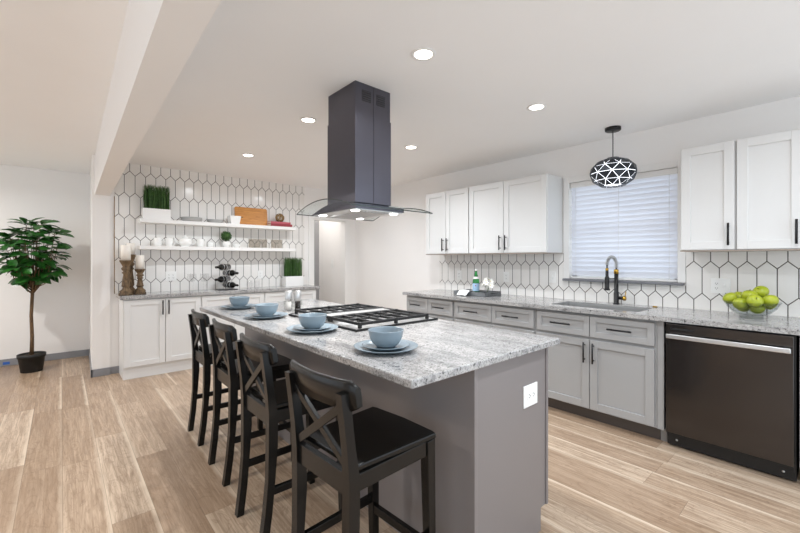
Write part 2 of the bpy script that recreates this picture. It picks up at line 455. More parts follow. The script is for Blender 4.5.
# backsplash tiles
o = MB().box(.466, 2.841, YB-.009, YB, .914, CZ).build('tile_backsplash', M['tile_back'])
tag(o, 'white elongated hexagon tiles with dark grout, ceiling high behind the open shelves', 'backsplash')
o = MB().box(XW-.009, XW, -.35, WY0-.056, .91, 1.372).box(XW-.009, XW, WY0-.056, WY1+.056, .91, WZ0-.023).box(XW-.009, XW, WY1+.056, 3.529, .91, 1.372).build('tile_backsplash', M['tile_right'])
tag(o, 'white elongated hexagon tiles along the sink wall under the window', 'backsplash')

o = MB().box(.460, .4655, YB-.011, YB, .914, 2.03).build('tile_edge_strip', M['rattan']); tag(o, 'thin bronze strip down the left edge of the ceiling-high tiles', 'trim strip')

# ================================================================ LIGHTS
def downlight(x, y, label, z=CZ, k=1.0, col=(.91, .955, 1.0)):
    t = thing('recessed_downlight', label, 'ceiling light', (x, y, z), 0, 'recessed ceiling downlights')
    MB().lathe([(.048, 0), (.066, -.001), (.068, -.004), (.066, -.006), (.05, -.006), (.048, -.002)], seg=28).build('trim_ring', M['trim'], t)
    MB().lathe([(0, -.0035), (.0485, -.0035)], seg=28).build('lens', M['lens'], t)
    ld = bpy.data.lights.new('downlight_lamp', 'AREA'); ld.shape = 'DISK'; ld.size = .09; ld.energy = DOWN_W*k; ld.spread = R(165 if y > 4 else 148 if z == CZ else 125)
    ld.color = col
    lo = bpy.data.objects.new('downlight_lamp', ld); C.objects.link(lo); lo.parent = t; lo.location = (0, 0, -.02)
    return t
for (x, y, lb) in ((1.49, 1.50, 'round recessed downlight in the ceiling just right of the hood chimney top, largest in view'),
                   (2.632, 1.47, 'round recessed downlight in the ceiling left of the hanging pendant lamp'),
                   (1.497, 2.82, 'round recessed downlight in the ceiling just left of the hood chimney'),
                   (2.631, 2.825, 'small round recessed downlight in the ceiling right of the chimney, above the sink wall cabinets'),
                   (1.515, 4.2, 'small round recessed downlight near the shelves, farthest left on the ceiling'),
                   (2.631, 4.2, 'round recessed downlight hidden behind the hood chimney'),
                   (1.49, .15, 'round recessed downlight in the ceiling over the near end of the room'),
                   (2.632, .04, 'round recessed downlight in the ceiling in front of the dishwasher')):
    downlight(x, y, lb, CZ, .47 if x > 2 and y < 2 else 1.0)
for (x, y, lb) in ((-1.4, 2.2, 'unseen added downlight in the left room ceiling, near one'), (-1.3, 5.35, 'unseen added downlight in the left room ceiling, far one')):  # lamps out of view, added to brighten the left room
    downlight(x, y, lb, LZ, 2.3, (1.0, .97, .93))
hl = bpy.data.lights.new('hall_lamp', 'POINT'); hl.energy = 9; hl.shadow_soft_size = .1; hl.color = (1, .97, .93)
ho = bpy.data.objects.new('hall_lamp', hl); C.objects.link(ho); ho.location = (2.95, 6.1, 2.2)
dl = bpy.data.lights.new('window_daylight', 'AREA'); dl.shape = 'RECTANGLE'; dl.size = .9; dl.size_y = .95; dl.energy = 1.5; dl.color = (.88, .92, 1.0)
do = bpy.data.objects.new('window_daylight', dl); C.objects.link(do); do.location = (4.5, 1.32, 1.6); do.rotation_euler = (0, PI/2, 0)

# ================================================================ CABINETS
def bar_handle(parent, x, z, L, vertical, y=-.02, mat=None):
    m = MB(); r = .0068; off = y-.032
    if vertical:
        m.tube([(x, off, z-L/2), (x, off, z+L/2)], r, 8)
        for s in (-1, 1): m.tube([(x, y, z+s*L*.36), (x, off, z+s*L*.36)], .0045, 6)
    else:
        m.tube([(x-L/2, off, z), (x+L/2, off, z)], r, 8)
        for s in (-1, 1): m.tube([(x+s*L*.36, y, z), (x+s*L*.36, off, z)], .0045, 6)
    return m.build('handle', mat or M['black_metal'], parent)
def shaker(x0, x1, z0, z1, rail=.057, th=.02, rec=.011):
    """shaker front: frame of stiles and rails around a recessed panel; front faces -y, back at y=0"""
    m = MB()
    r = min(rail, (x1-x0)*.3, (z1-z0)*.32)
    m.box(x0, x0+r, -th, 0, z0, z1, .0015, 1).box(x1-r, x1, -th, 0, z0, z1, .0015, 1)
    m.box(x0+r, x1-r, -th, 0, z0, z0+r, .0015, 1).box(x0+r, x1-r, -th, 0, z1-r, z1, .0015, 1)
    m.box(x0+r-.002, x1-r+.002, -th+rec, -.002, z0+r-.002, z1-r+.002)
    return m
G = .003
def cabinet(name, label, loc, rotz, w, depth, z0, z1, mat, doors=(), drawers=(), toe=None, group=None, hole=None, toe_mat=None, handle_mat=None):
    """doors: (x0,x1,z0,z1,handle_x,handle_z,len) ; drawers: (x0,x1,z0,z1)"""
    t = thing(name, label, 'cabinet', loc, rotz, group)
    b = MB()
    if hole:   # open top box
        b.box(.001, .018, 0, depth, z0, z1).box(w-.018, w-.001, 0, depth, z0, z1).box(.018, w-.018, depth-.01, depth, z0, z1).box(.018, w-.018, 0, depth-.01, z0, z0+.018).box(.018, w-.018, 0, .018, z0+.018, z1)
    else:
        b.box(.001, w-.001, 0, depth, z0, z1)
    b.build('body', mat, t)
    for (x0, x1, a, c, hx, hz, hl_) in doors:
        d = shaker(x0+G, x1-G, a, c).build('door', mat, t)
        bar_handle(d, hx, hz, hl_, True, mat=handle_mat)
    for (x0, x1, a, c) in drawers:
        d = shaker(x0+G, x1-G, a, c, .045).build('drawer', mat, t)
        bar_handle(d, (x0+x1)/2, (a+c)/2, min(.17, (x1-x0)*.42), False, mat=handle_mat)
    if toe:
        MB().box(.001, w-.001, toe[0], depth, 0, z0).build('toe_kick', toe_mat or M['toe'], t)
    return t
RW = -PI/2
XF = 3.19                                  # face frame plane of the base run (doors stand 2 cm proud)
DEP = XW-.010-XF
def base_pair(yl, yr, ym, label, hole=False):
    w = yl-yr; m = yl-ym
    return cabinet('base_cabinet', label, (XF, yl, 0), RW, w, DEP, .105, .877, M['cab_grey'],
        doors=[(0.012, m, .115, .665, m-.035, .565, .16), (m, w-.012, .115, .665, m+.035, .565, .16)],
        drawers=[(.012, m, .690, .855), (m, w-.012, .690, .855)], toe=(.075,), group='grey base cabinets under the sink counter', hole=hole)
base_pair(3.498, 2.735, 3.121, 'grey shaker base cabinet at the far end of the sink counter, mostly behind the island')
base_pair(2.735, 1.785, 2.25, 'grey shaker base cabinet below the tray, between the sink cabinet and the far end')
base_pair(1.785, .852, 1.315, 'grey shaker base cabinet under the sink, left of the dishwasher', hole=True)
o = MB().box(XF-.006, XW-.012, .812, .851, .105, .877, .002).box(XF+.075, XW-.012, .812, .851, 0, .105).build('cabinet_filler', M['cab_grey'])
tag(o, 'narrow grey filler panel between sink cabinet and dishwasher', 'cabinet panel')
cabinet('base_cabinet', 'grey base cabinet at the right edge, beyond the dishwasher', (XF, .150, 0), RW, .50, DEP, .105, .877, M['cab_grey'],
        doors=[(.012, .488, .115, .665, .06, .565, .16)], drawers=[(.012, .488, .690, .855)], toe=(.075,), group='grey base cabinets under the sink counter')
# worktop with the sink cut-out
SX0, SX1, SY0, SY1 = 3.275, 3.63, 1.0, 1.70
CX0, CX1, CY0, CY1 = 3.140, XW-.0095, -.35, 3.525
m = MB()
m.box(CX0, SX0, CY0, CY1, .8775, .91).box(SX1, CX1, CY0, CY1, .8775, .91).box(SX0, SX1, CY0, SY0, .8775, .91).box(SX0, SX1, SY1, CY1, .8775, .91)
bmesh.ops.remove_doubles(m.bm, verts=m.bm.verts[:], dist=1e-5)
o = m.build('countertop', M['granite'])
tag(o, 'long speckled grey granite countertop along the sink wall', 'countertop')
s = thing('kitchen_sink', 'stainless undermount sink sunk in the granite below the window', 'sink', ((SX0+SX1)/2, (SY0+SY1)/2, .66))
hx, hy = (SX1-SX0)/2-.002, (SY1-SY0)/2-.002
m = MB()
for (x0, x1, y0, y1, z0, z1) in ((-hx, hx, -hy, hy, 0, .004), (-hx, -hx+.004, -hy, hy, .004, .243), (hx-.004, hx, -hy, hy, .004, .243), (-hx+.004, hx-.004, -hy, -hy+.004, .004, .243), (-hx+.004, hx-.004, hy-.004, hy, .004, .243)):
    m.box(x0, x1, y0, y1, z0, z1)
m.build('basin', M['steel'], s)
MB().lathe([(0, .0045), (.03, .0045), (.042, .007), (.045, .0045)], seg=24).build('drain', M['steel'], s)
# uppers
XU = 3.487; UD = XW-.0095-XU; XUF = XU+.02
def upper(yl, yr, splits, label, handles, group='white wall cabinets on the sink wall'):
    w = yl-yr; ds = [0.0]+[yl-s_ for s_ in splits]+[w]
    doors = []
    for i in range(len(ds)-1):
        hx_ = ds[i]+.035 if handles[i] == 'l' else ds[i+1]-.035
        doors.append((ds[i]+(.003 if i == 0 else 0), ds[i+1]-(.003 if i == len(ds)-2 else 0), 1.378, 2.128, hx_, 1.483, .155))
    t = cabinet('wall_cabinet', label, (XUF, yl, 0), RW, w, XW-.0095-XUF, 1.375, 2.132, M['cab_white'], doors=doors, group=group)
    MB().box(.0, w, -.018, XW-.0095-XUF, 1.366, 1.3745).build('bottom_panel', M['board_edge'], t)
    return t
M['board_edge'] = plain('raw_plywood_bottom', '#a1958a', .6, grain=.05)
upper(3.472, 2.784, [3.132], 'white two-door wall cabinet at the far end, nearer the hood', 'rl')
upper(2.783, 1.842, [2.323], 'white wider two-door wall cabinet just left of the window', 'rl')
upper(.786, .470, [], 'narrow white single-door wall cabinet just right of the window', 'r')
upper(.469, -.19, [.14], 'white two-door wall cabinet at the right edge above the apples', 'rl')

# dishwasher: local frame like a cabinet
t = thing('dishwasher', 'black stainless dishwasher with a long bar handle under the right counter', 'dishwasher', (XF, .805, 0), RW)
W_ = .648
MB().box(.005, W_-.005, 0, .58, .10, .868).build('tub', M['black_plastic'], t)
d = MB().box(.012, W_-.012, -.035, 0, .115, .865, .004).build('door', M['dish_steel'], t)
m = MB().box(.022, W_-.022, -.082, -.066, .770, .800, .005)
for x in (.04, W_-.04): m.box(x-.012, x+.012, -.068, -.034, .775, .795, .002)
m.build('handle', M['steel'], d)
MB().box(.04, .17, -.0362, -.0352, .826, .838).build('vent_slot', M['black_plastic'], d)
MB().box(.006, W_-.006, .03, .58, .012, .099).box(.05, .08, .10, .13, 0, .012).box(W_-.08, W_-.05, .10, .13, 0, .012).build('toe_kick', M['black_plastic'], t)
m = MB()
for x in (.06, W_-.06):
    ax = Matrix.Rotation(PI/2, 4, 'X')
    m.lathe([(0, .004), (.006, .003), (.007, 0)], (x, .03, .05), 10, ax)
m.build('screw', M['steel'], t)

# ================================================================ ISLAND
IX0, IX1, IY0, IY1 = .859, 1.878, .918, 3.48
BX0, BX1, BY0, BY1 = 1.213, 1.80, .95, 3.44
t = thing('kitchen_island', 'long grey kitchen island base under the granite slab, behind the bar stools', 'kitchen island', (BX0, BY0, 0))
L_ = BY1-BY0; Wd = BX1-BX0
MB().box(.006, Wd, .012, L_-.012, .105, .882).box(.006, Wd-.07, .012, L_-.012, 0, .105).build('body', M['island_grey'], t)
# end panels (near and far) with toe notch
def endp(y0, y1):
    return MB().prism([(.02, 0), (Wd-.06, 0), (Wd-.06, .11), (Wd-.001, .11), (Wd-.001, .882), (.02, .882)], 'y', y0, y1)
endp(0, .0115).build('end_panel', M['island_grey'], t); endp(L_-.0115, L_).build('end_panel', M['island_grey'], t)
MB().box(0, .0190, -.012, L_+.004, 0, .8825, .002).build('back_panel', M['island_grey'], t)
MB().box(Wd-.018, Wd, -.007, -.0002, .11, .8825, .001).build('corner_trim', M['island_grey'], t)
n = 5
for i in range(n):        # fronts on the kitchen side
    y0 = .01+i*(L_-.02)/n; y1 = .01+(i+1)*(L_-.02)/n
    mm = Matrix.Translation((Wd, 0, 0)) @ Matrix.Rotation(PI/2, 4, 'Z')
    d = shaker(y0+G, y1-G, .115, .66).xform(mm).build('door', M['island_grey'], t)
    h = MB().tube([(Wd+.05, y1-.04, .49), (Wd+.05, y1-.04, .65)], .0055, 8).tube([(Wd+.02, y1-.04, .52), (Wd+.05, y1-.04, .52)], .0045, 6).tube([(Wd+.02, y1-.04, .62), (Wd+.05, y1-.04, .62)], .0045, 6).build('handle', M['black_metal'], d)
    d = shaker(y0+G, y1-G, .68, .865, .045).xform(mm).build('drawer', M['island_grey'], t)
    yc = (y0+y1)/2
    MB().tube([(Wd+.05, yc-.08, .77), (Wd+.05, yc+.08, .77)], .0055, 8).tube([(Wd+.02, yc-.05, .77), (Wd+.05, yc-.05, .77)], .0045, 6).tube([(Wd+.02, yc+.05, .77), (Wd+.05, yc+.05, .77)], .0045, 6).build('handle', M['black_metal'], d)
o = MB().box(IX0, IX1, IY0, IY1, .8835, .914, .005).build('countertop', M['granite'])
tag(o, 'big speckled granite slab on the island holding the cooktop and place settings', 'countertop')

def outlet(name, label, cat, loc, rotz, w=.072, h=.116, gangs=('outlet',), mat=None):
    """wall plate facing local -y"""
    t = thing(name, label, cat, loc, rotz)
    MB().box(-w/2, w/2, -.006, 0, -h/2, h/2, .002).build('cover_plate', M['plate_white'], t)
    n_ = len(gangs)
    for i, g in enumerate(gangs):
        x = (i-(n_-1)/2)*.046
        if g == 'outlet':
            m = MB().mat(M['plate_white']).box(x-.017, x+.017, -.0085, -.006, -.034, .034, .001).mat(M['slot'])
            for z in (-.018, .018):
                m.box(x-.0075, x-.0055, -.0092, -.0084, z-.004, z+.005).box(x+.0055, x+.0075, -.0092, -.0084, z-.004, z+.005).box(x-.002, x+.002, -.0092, -.0084, z-.0105, z-.0065)
            m.build('receptacle', None, t)
        elif g == 'wide':
            m = MB().mat(M['plate_white']).box(-.034, .034, -.0085, -.006, -.017, .017, .001).mat(M['slot'])
            for x2 in (-.018, .018):
                m.box(x2-.005, x2+.004, -.0092, -.0084, -.0075, -.0055).box(x2-.005, x2+.004, -.0092, -.0084, .0055, .0075).box(x2+.0065, x2+.0105, -.0092, -.0084, -.002, .002)
            m.build('receptacle', None, t)
        else:
            MB().box(x-.006, x+.006, -.018, -.006, -.012, .012, .002).build('toggle', M['plate_white'], t)
    return t
outlet('wall_outlet', 'white outlet plate on the near end of the grey island', 'outlet', (1.640, BY0-.0002, .678), 0, .118, .100, ('wide',))
for y, z, lb, g in ((3.184, 1.11, 'white outlet plate on the tiles left of the green bottle', ('outlet',)), (2.495, 1.11, 'white outlet plate on the tiles right of the white flowers', ('outlet',)),
                    (1.949, 1.125, 'white switch plate on the tiles just left of the window sill', ('toggle',)), (.60, 1.105, 'white double outlet plate on the tiles behind the apple bowl', ('outlet', 'toggle'))):
    outlet('wall_outlet', lb, 'outlet', (XW-.0095, y, z), RW, .118 if len(g) == 2 else .072, .116, g)
outlet('wall_outlet', 'white outlet plate on the tiles above the wine glasses', 'outlet', (1.03, YB-.0095, 1.10), 0, .118, .116, ('outlet', 'outlet'))
outlet('wall_outlet', 'white outlet plate on the tiles between wine rack and grass box', 'outlet', (2.15, YB-.0095, 1.09), 0)
outlet('light_switch', 'small white light switch plate on the hall wall seen through the doorway', 'light switch', (DX1+.0298, 5.95, 1.24), RW, .072, .15, ('toggle',))

# cooktop
t = thing('gas_cooktop', 'stainless gas cooktop with black cast iron grates set in the island', 'cooktop', (1.202, 1.725, .9145))
cw, cl = .645, .83
MB().box(.012, cw-.012, .012, cl-.012, .0005, .010, .003).build('tray', M['steel'], t)
MB().box(0, cw, 0, .0115, 0, .012, .002).box(0, cw, cl-.0115, cl, 0, .012, .002).box(0, .0115, .0115, cl-.0115, 0, .012, .002).box(cw-.0115, cw, .0115, cl-.0115, 0, .012, .002).build('tray_rim', M['iron'], t)
zt = .012
def burner(x, y, r):
    b = MB().lathe([(r*1.15, zt-.002), (r*1.15, zt+.006), (r, zt+.009), (0, zt+.009)], (x, y, 0), 20).build('burner', M['steel'], t)
    MB().lathe([(r*.82, zt+.0092), (r*.82, zt+.016), (r*.7, zt+.019), (0, zt+.019)], (x, y, 0), 20).build('burner_cap', M['iron'], b)
for x, y, r in ((.15, .16, .035), (.40, .16, .045), (.15, .67, .045), (.40, .67, .035), (.27, .415, .05)): burner(x, y, r)
def grate(x0, x1, y0, y1):
    m = MB(); z0, z1 = .026, .043; b = .0125
    for y in (y0, y1): m.box(x0, x1, y-b/2, y+b/2, z0, z1, .002)
    for x in (x0, x1): m.box(x-b/2, x+b/2, y0, y1, z0, z1, .002)
    nx = 5
    for i in range(1, nx+1):
        x = x0+(x1-x0)*i/(nx+1); m.box(x-b/2, x+b/2, y0, y1, z0+.003, z1, .002)
    ym = (y0+y1)/2
    m.box(x0, x1, ym-b/2, ym+b/2, z0+.002, z1, .002)
    for x in (x0, (x0+x1)/2, x1):
        for y in (y0, y1): m.box(x-.009, x+.009, y-.009, y+.009, .0102, z1+.002, .002)
    return m.build('grate', M['iron'], t)
grate(.045, .572, .03, .33); grate(.045, .572, .50, .80)
m_ = MB(); z0, z1 = .026, .043
for y in (.352, .478): m_.box(.045, .572, y-.006, y+.006, z0, z1, .002)
for x in (.045, .572): m_.box(x-.006, x+.006, .352, .478, z0, z1, .002)
for x in (.045, .572):
    for y in (.352, .478): m_.box(x-.008, x+.008, y-.008, y+.008, .0102, z1, .002)
m_.build('grate', M['iron'], t)
MB().box(.062, .555, .364, .466, .030, .040, .004).build('griddle_plate', M['steel'], t)['label'] = 'steel plate over the middle burner'
for y in (.12, .27, .415, .56, .71):
    MB().lathe([(.021, .0102), (.021, .018), (.017, .032), (0, .033)], (.606, y, 0), 16).build('knob', M['black_plastic'], t)

# ================================================================ RANGE HOOD
t = thing('range_hood', 'black stainless island range hood with curved glass canopy hanging from the ceiling', 'range hood', (1.53, 2.165, 1.60))
hx, hy = .146, .166
m = MB().box(-hx, -.002, -hy, hy, .070, .63).box(.002, hx, -hy, hy, .070, .63).box(-hx+.003, hx-.003, -hy+.003, hy-.003, .070, .63)
m.build('chimney', M['black_steel'], t)
c2 = MB().box(-hx+.004, -.0015, -hy+.004, hy-.004, .63, CZ-1.6001).box(.0015, hx-.004, -hy+.004, hy-.004, .63, CZ-1.6001).box(-hx+.007, hx-.007, -hy+.007, hy-.007, .63, CZ-1.6001).build('upper_chimney', M['black_steel'], t)
for x in (-.055, .06):
    m = MB().mat(M['black_plastic']).box(x-.035, x+.035, -hy+.0030, -hy+.0042, .72, .79)
    m.mat(M['black_steel'])
    for k in range(5): m.box(x-.035, x+.035, -hy+.0015, -hy+.0032, .724+k*.014, .729+k*.014)
    m.build('vent_grille', None, c2)
# body: box with arched top along y, the glass sheet lying over it
bx0, bx1, by0, by1 = -.205, .185, -.255, .28
gx0, gx1, gy0, gy1 = -.315, .345, -.365, .29
def gz(y): u = (y-(gy0+gy1)/2)/((gy1-gy0)/2); return .013+.062*(1-u*u)
poly = [(by0, .018)]
N = 18
for i in range(N+1):
    y = by0+.001+(by1-by0-.002)*i/N; poly.append((y, max(.019, gz(y)-.002)))
poly.append((by1, .018))
MB().prism(poly, 'x', bx0, bx1).build('canopy_body', M['black_steel'], t)
un = MB().box(bx0+.01, bx1-.01, by0+.01, by1-.01, .012, .0179).build('underside', M['steel'], t)
for y0, y1 in ((-.20, .0), (.024, .22)):
    m = MB()
    for k in range(9):
        x = -.11+k*.025; m.box(x, x+.014, y0, y1, .006, .0119)
    m.build('baffle_filter', M['steel'], un)
for x in (-.165, .145):
    for y in (-.195, .195):
        MB().lathe([(0, .007), (.024, .007), (.028, .0118)], (x, y, 0), 20).build('hood_light', M['hood_lens'], t)
for x in (-.165, .145):
    for y in (-.195, .195):
        ld = bpy.data.lights.new('hood_lamp', 'SPOT'); ld.energy = 9; ld.spot_size = R(120); ld.spot_blend = .6; ld.shadow_soft_size = .025; ld.color = (1, .98, .95)
        lo = bpy.data.objects.new('hood_lamp', ld); C.objects.link(lo); lo.parent = t; lo.location = (x, y, -.004)
# glass sheet arched along y, 5 mm thick, with a hole-free fit under the chimney
N = 40
rows_t = []; 
for i in range(N+1):
    y = gy0+(gy1-gy0)*i/N
    rows_t.append((y, gz(y)))
m = MB()
loop = []
for y, z in rows_t:
    pass
top = [[(gx0, y, z+.006), (gx1, y, z+.006)] for y, z in rows_t]; bot = [[(gx0, y, z), (gx1, y, z)] for y, z in rows_t]
m.mat(M['hood_glass']).grid(top).grid(bot)
m.mat(M['dark_edge'])
m.grid([[a[0], b[0]] for a, b in zip(top, bot)], False).grid([[a[1], b[1]] for a, b in zip(top, bot)], False)
m.grid([top[0], bot[0]], False).grid([top[-1], bot[-1]], False)
bmesh.ops.remove_doubles(m.bm, verts=m.bm.verts[:], dist=1e-5)
m.build('glass_canopy', None, t)['label'] = 'curved clear glass sheet with dark edge'

# ================================================================ PENDANT
t = thing('pendant_lamp', 'round pendant lamp of dark triangular facets and white lines hanging before the window', 'pendant lamp', (3.545, 1.275, CZ))
MB().lathe([(0, -.028), (.055, -.028), (.062, -.022), (.062, -.0005), (0, -.0005)], seg=28).build('ceiling_rose', M['black_metal'], t)
MB().tube([(0, 0, -.028), (0, 0, -.262)], .004, 8).build('cord', M['black_plastic'], t)
SC = -.385; SR, SH = .185, .128
prof_n = [(.26, .97), (.64, .78), (.92, .40), (1.0, -.06), (.84, -.54), (.50, -.88)]
rings = []; nseg = 10
for i, (rr, hh) in enumerate(prof_n):
    rings.append([Vector((SR*rr*math.cos(2*PI*(k+.5*(i % 2))/nseg), SR*rr*math.sin(2*PI*(k+.5*(i % 2))/nseg), SC+SH*hh)) for k in range(nseg)])
tris = []
for i in range(len(rings)-1):
    a, b = rings[i], rings[i+1]
    for k in range(nseg):
        k2 = (k+1) % nseg
        if i % 2 == 0: tris += [(a[k], a[k2], b[k]), (b[k], a[k2], b[k2])]
        else: tris += [(a[k], a[k2], b[k2]), (a[k], b[k2], b[k])]
cen = Vector((0, 0, SC))
m = MB()
for tr in tris:
    g = (tr[0]+tr[1]+tr[2])/3
    nrm = (tr[1]-tr[0]).cross(tr[2]-tr[0]).normalized()
    if nrm.dot(g-cen) < 0: nrm = -nrm
    # inset every facet by a constant gap so light escapes along the seams
    per = sum((tr[i]-tr[(i+1) % 3]).length for i in range(3)); area = .5*(tr[1]-tr[0]).cross(tr[2]-tr[0]).length
    inr = 2*area/per; kf = max(.3, 1-.0022/inr)
    inc = (tr[0]*(tr[1]-tr[2]).length+tr[1]*(tr[0]-tr[2]).length+tr[2]*(tr[0]-tr[1]).length)/per
    q = [inc+(p-inc)*kf for p in tr]
    A = [m.bm.verts.new(p+nrm*.0006) for p in q]; B = [m.bm.verts.new(p-nrm*.0006) for p in q]
    fs = [m.bm.faces.new(A), m.bm.faces.new(B[::-1])]+[m.bm.faces.new((A[i], B[i], B[(i+1) % 3], A[(i+1) % 3])) for i in range(3)]
    m._fin(fs, False)
sh = m.build('shade', M['facet'], t)
MB().lathe([(0, SC+SH*.96), (SR*.255, SC+SH*.96), (SR*.25, SC+SH*1.0), (0, SC+SH*1.02)], seg=24).build('shade_cap', M['black_metal'], t)
gp = [(max(0.0, SR*.90*math.cos(R(a))), SC+SH*.84*math.sin(R(a))) for a in range(-90, 91, 10)]
gp[0] = (0, gp[0][1]); gp[-1] = (0, gp[-1][1])
MB().lathe(gp, seg=28).build('added_globe', M['globe'], t)['label'] = 'added glowing white globe inside the shade'  # invented inner globe, added so the seams between facets glow

# ================================================================ WINDOW BLIND
t = thing('window_blind', 'white horizontal slat blind closed over the sink window', 'window blind', (XW+.03, (WY0+WY1)/2, WZ0))
hw = (WY1-WY0)/2-.006
MB().box(-.025, .03, -hw, hw, .90, .949, .003).build('headrail', M['trim'], t)
m = MB(); ns = 19; pitch = .875/ns
for k in range(ns):
    z = .030+k*pitch; c, s_ = math.cos(R(62)), math.sin(R(62)); hwid = .028
    pts = []
    rows = []
    for j in range(5):
        u = -1+2*j/4; bow = .004*(1-u*u)
        rows.append((-u*hwid*c*-1-bow*s_, u*hwid*s_*-1-bow*c*-1))
    # slat: room edge low, window edge high, bowed
    gl = [[(x_, -hw+.003, z+.024+z_), (x_, hw-.003, z+.024+z_)] for x_, z_ in rows]
    m.grid(gl)
m.build('slats', M['blind'], t)
MB().box(-.018, .018, -hw+.002, hw-.002, .001, .020, .003).build('bottom_rail', M['trim'], t)
m = MB()
for y in (-hw+.055, 0, hw-.055): m.tube([(-.030, y, .02), (-.030, y, .90)], .0012, 5)
m.build('ladder_cord', M['trim'], t)

# ================================================================ BACK BAR CABINETS, COUNTER, SHELVES
YF = 5.10
xs = [.505, 1.276, 2.052, 2.83]
lbl = ['white shaker base cabinet at the left end of the bar, below the candlesticks', 'white shaker base cabinet in the middle of the bar, below the wine rack', 'white shaker base cabinet at the right end of the bar, below the grass box']
for i in range(3):
    w_ = xs[i+1]-xs[i]; mm = w_*.512 if i == 0 else w_/2
    cabinet('base_cabinet', lbl[i], (xs[i], YF, 0), 0, w_, YB-.010-YF, .115, .872, M['cab_white'],
            doors=[(.006, mm, .135, .862, mm-.03, .765, .16), (mm, w_-.006, .135, .862, mm+.03, .765, .16)], toe=(.012,), toe_mat=M['cab_white'], group='white base cabinets under the bar counter')
o = MB().box(.478, 2.875, 5.058, YB-.0095, .873, .914, .004).build('countertop', M['granite'])
tag(o, 'speckled granite bar counter on the white cabinets under the open shelves', 'countertop')
for z, lb in ((1.780, 'upper white floating shelf with grass box, plates and cutting board'), (1.467, 'lower white floating shelf with cups and teapot')):
    o = MB().box(.68, 2.60, 5.275, YB-.0095, z-.044, z, .003).build('floating_shelf', M['trim']); tag(o, lb, 'shelf', 'white floating shelves on the tiled wall')
S1, S2, BC = 1.7805, 1.4675, .9145

# ================================================================ STOOLS
def make_stool(label, loc, rotz):
    """local +x faces the island; rear posts near x=-.19"""
    t = thing('bar_stool', label, 'bar stool', loc, rotz, 'black bar stools along the island')
    st = M['stool']; HY = .163
    MB().prism([(.180, -.188), (.188, -.165), (.192, 0), (.188, .165), (.180, .188), (-.184, .166), (-.184, -.166)], 'z', .617, .64, bevel=.006).build('seat', st, t)
    def px(z):
        k = (z-.58)/.58
        return -.205-.040*max(0, -k)**2.2-.075*max(0, k)**1.15
    for s in (-1, 1):      # rear legs running up into the back posts, bowed
        m = MB(); ring = []
        for z in [0, .15, .30, .45, .60, .70, .80, .888]:
            w2 = .019 if z < .62 else .0165; dd = .0215 if .3 < z < .7 else .0170
            yy = s*(HY-.010*(1-min(1, z/.6))); x = px(z)
            ring.append([(x-dd, yy-w2, z), (x+dd, yy-w2, z), (x+dd, yy+w2, z), (x-dd, yy+w2, z)])
        m.grid(ring, False, True); m.bm.verts.ensure_lookup_table()
        m._fin([m.bm.faces.new([m.bm.verts[i] for i in (3, 2, 1, 0)])], False)
        nn = len(m.bm.verts); m.bm.verts.ensure_lookup_table()
        m._fin([m.bm.faces.new([m.bm.verts[i] for i in (nn-4, nn-3, nn-2, nn-1)])], False)
        m.build('leg', st, t)
    for s in (-1, 1):
        MB().bar((.172, s*.168, 0), (.158, s*.165, .6165), .032, .032, .002, (1, 0, 0), .042, .042).build('leg', st, t)
    for s in (-1, 1):
        MB().bar((-.19, s*.165, .588), (.14, s*.168, .588), .022, .056, .002).build('apron', st, t)
    MB().bar((.158, -.15, .588), (.158, .15, .588), .022, .056, .002).build('apron', st, t)
    MB().bar((-.205, -.146, .580), (-.205, .146, .580), .024, .075, .002).build('apron', st, t)
    for s in (-1, 1):
        MB().bar((-.222, s*.157, .245), (.158, s*.166, .245), .020, .034, .002).build('stretcher', st, t)
    MB().bar((.164, -.15, .20), (.164, .15, .20), .022, .036, .002).build('stretcher', st, t)
    # curved top rail fixed to the front of the posts and running past them
    rows = []; n_ = 18; lean = .12
    for i in range(n_+1):
        u = -1+2*i/n_; y = u*.207; xb = px(.87)+.0295-.030*(1-u*u)
        e = .016*max(0, (abs(u)-.90)/.10)**2
        z0, z1 = .830+e, .925-e
        rows.append([(xb+.011+(.87-z0)*lean, y, z0), (xb+.011+(.87-z1)*lean, y, z1-.006), (xb+.005+(.87-z1)*lean, y, z1), (xb-.005+(.87-z1)*lean, y, z1), (xb-.011+(.87-z1)*lean, y, z1-.006), (xb-.011+(.87-z0)*lean, y, z0)])
    m = MB().grid(rows, True, True); m.bm.verts.ensure_lookup_table(); k_ = len(rows[0])
    m._fin([m.bm.faces.new([m.bm.verts[i] for i in range(k_)])], False)
    nn = len(m.bm.verts); m.bm.verts.ensure_lookup_table()
    m._fin([m.bm.faces.new([m.bm.verts[nn-1-i] for i in range(k_)])], False)
    for e_ in m.bm.edges:
        if len(e_.link_faces) == 2 and e_.link_faces[0].normal.angle(e_.link_faces[1].normal, 0) > .6: e_.smooth = False
    m.build('top_rail', st, t)
    for s in (-1, 1):      # crossed slats of the X back
        MB().bar((px(.64)+.004*s, -s*.150, .632), (px(.83)+.004*s, s*.150, .838), .015, .028, .002, (0, 1, 0)).build('cross_slat', st, t)
    return t
stool_lb = ['black wooden bar stool nearest the camera, at the near end of the island', 'black wooden bar stool second from the camera along the island',
            'black wooden bar stool third from the camera along the island', 'black wooden bar stool farthest from the camera, beside the white bar cabinets']
stool_pos = [(.897, 1.205, 3), (  .932, 1.875, 0), (.968, 2.50, -1), (.988, 3.12, -1)]
s0 = make_stool(stool_lb[0], (stool_pos[0][0], stool_pos[0][1], 0), R(stool_pos[0][2]))
for (x, y, a), lb in list(zip(stool_pos, stool_lb))[1:]:
    dup(s0, (x, y, 0), R(a), lb)

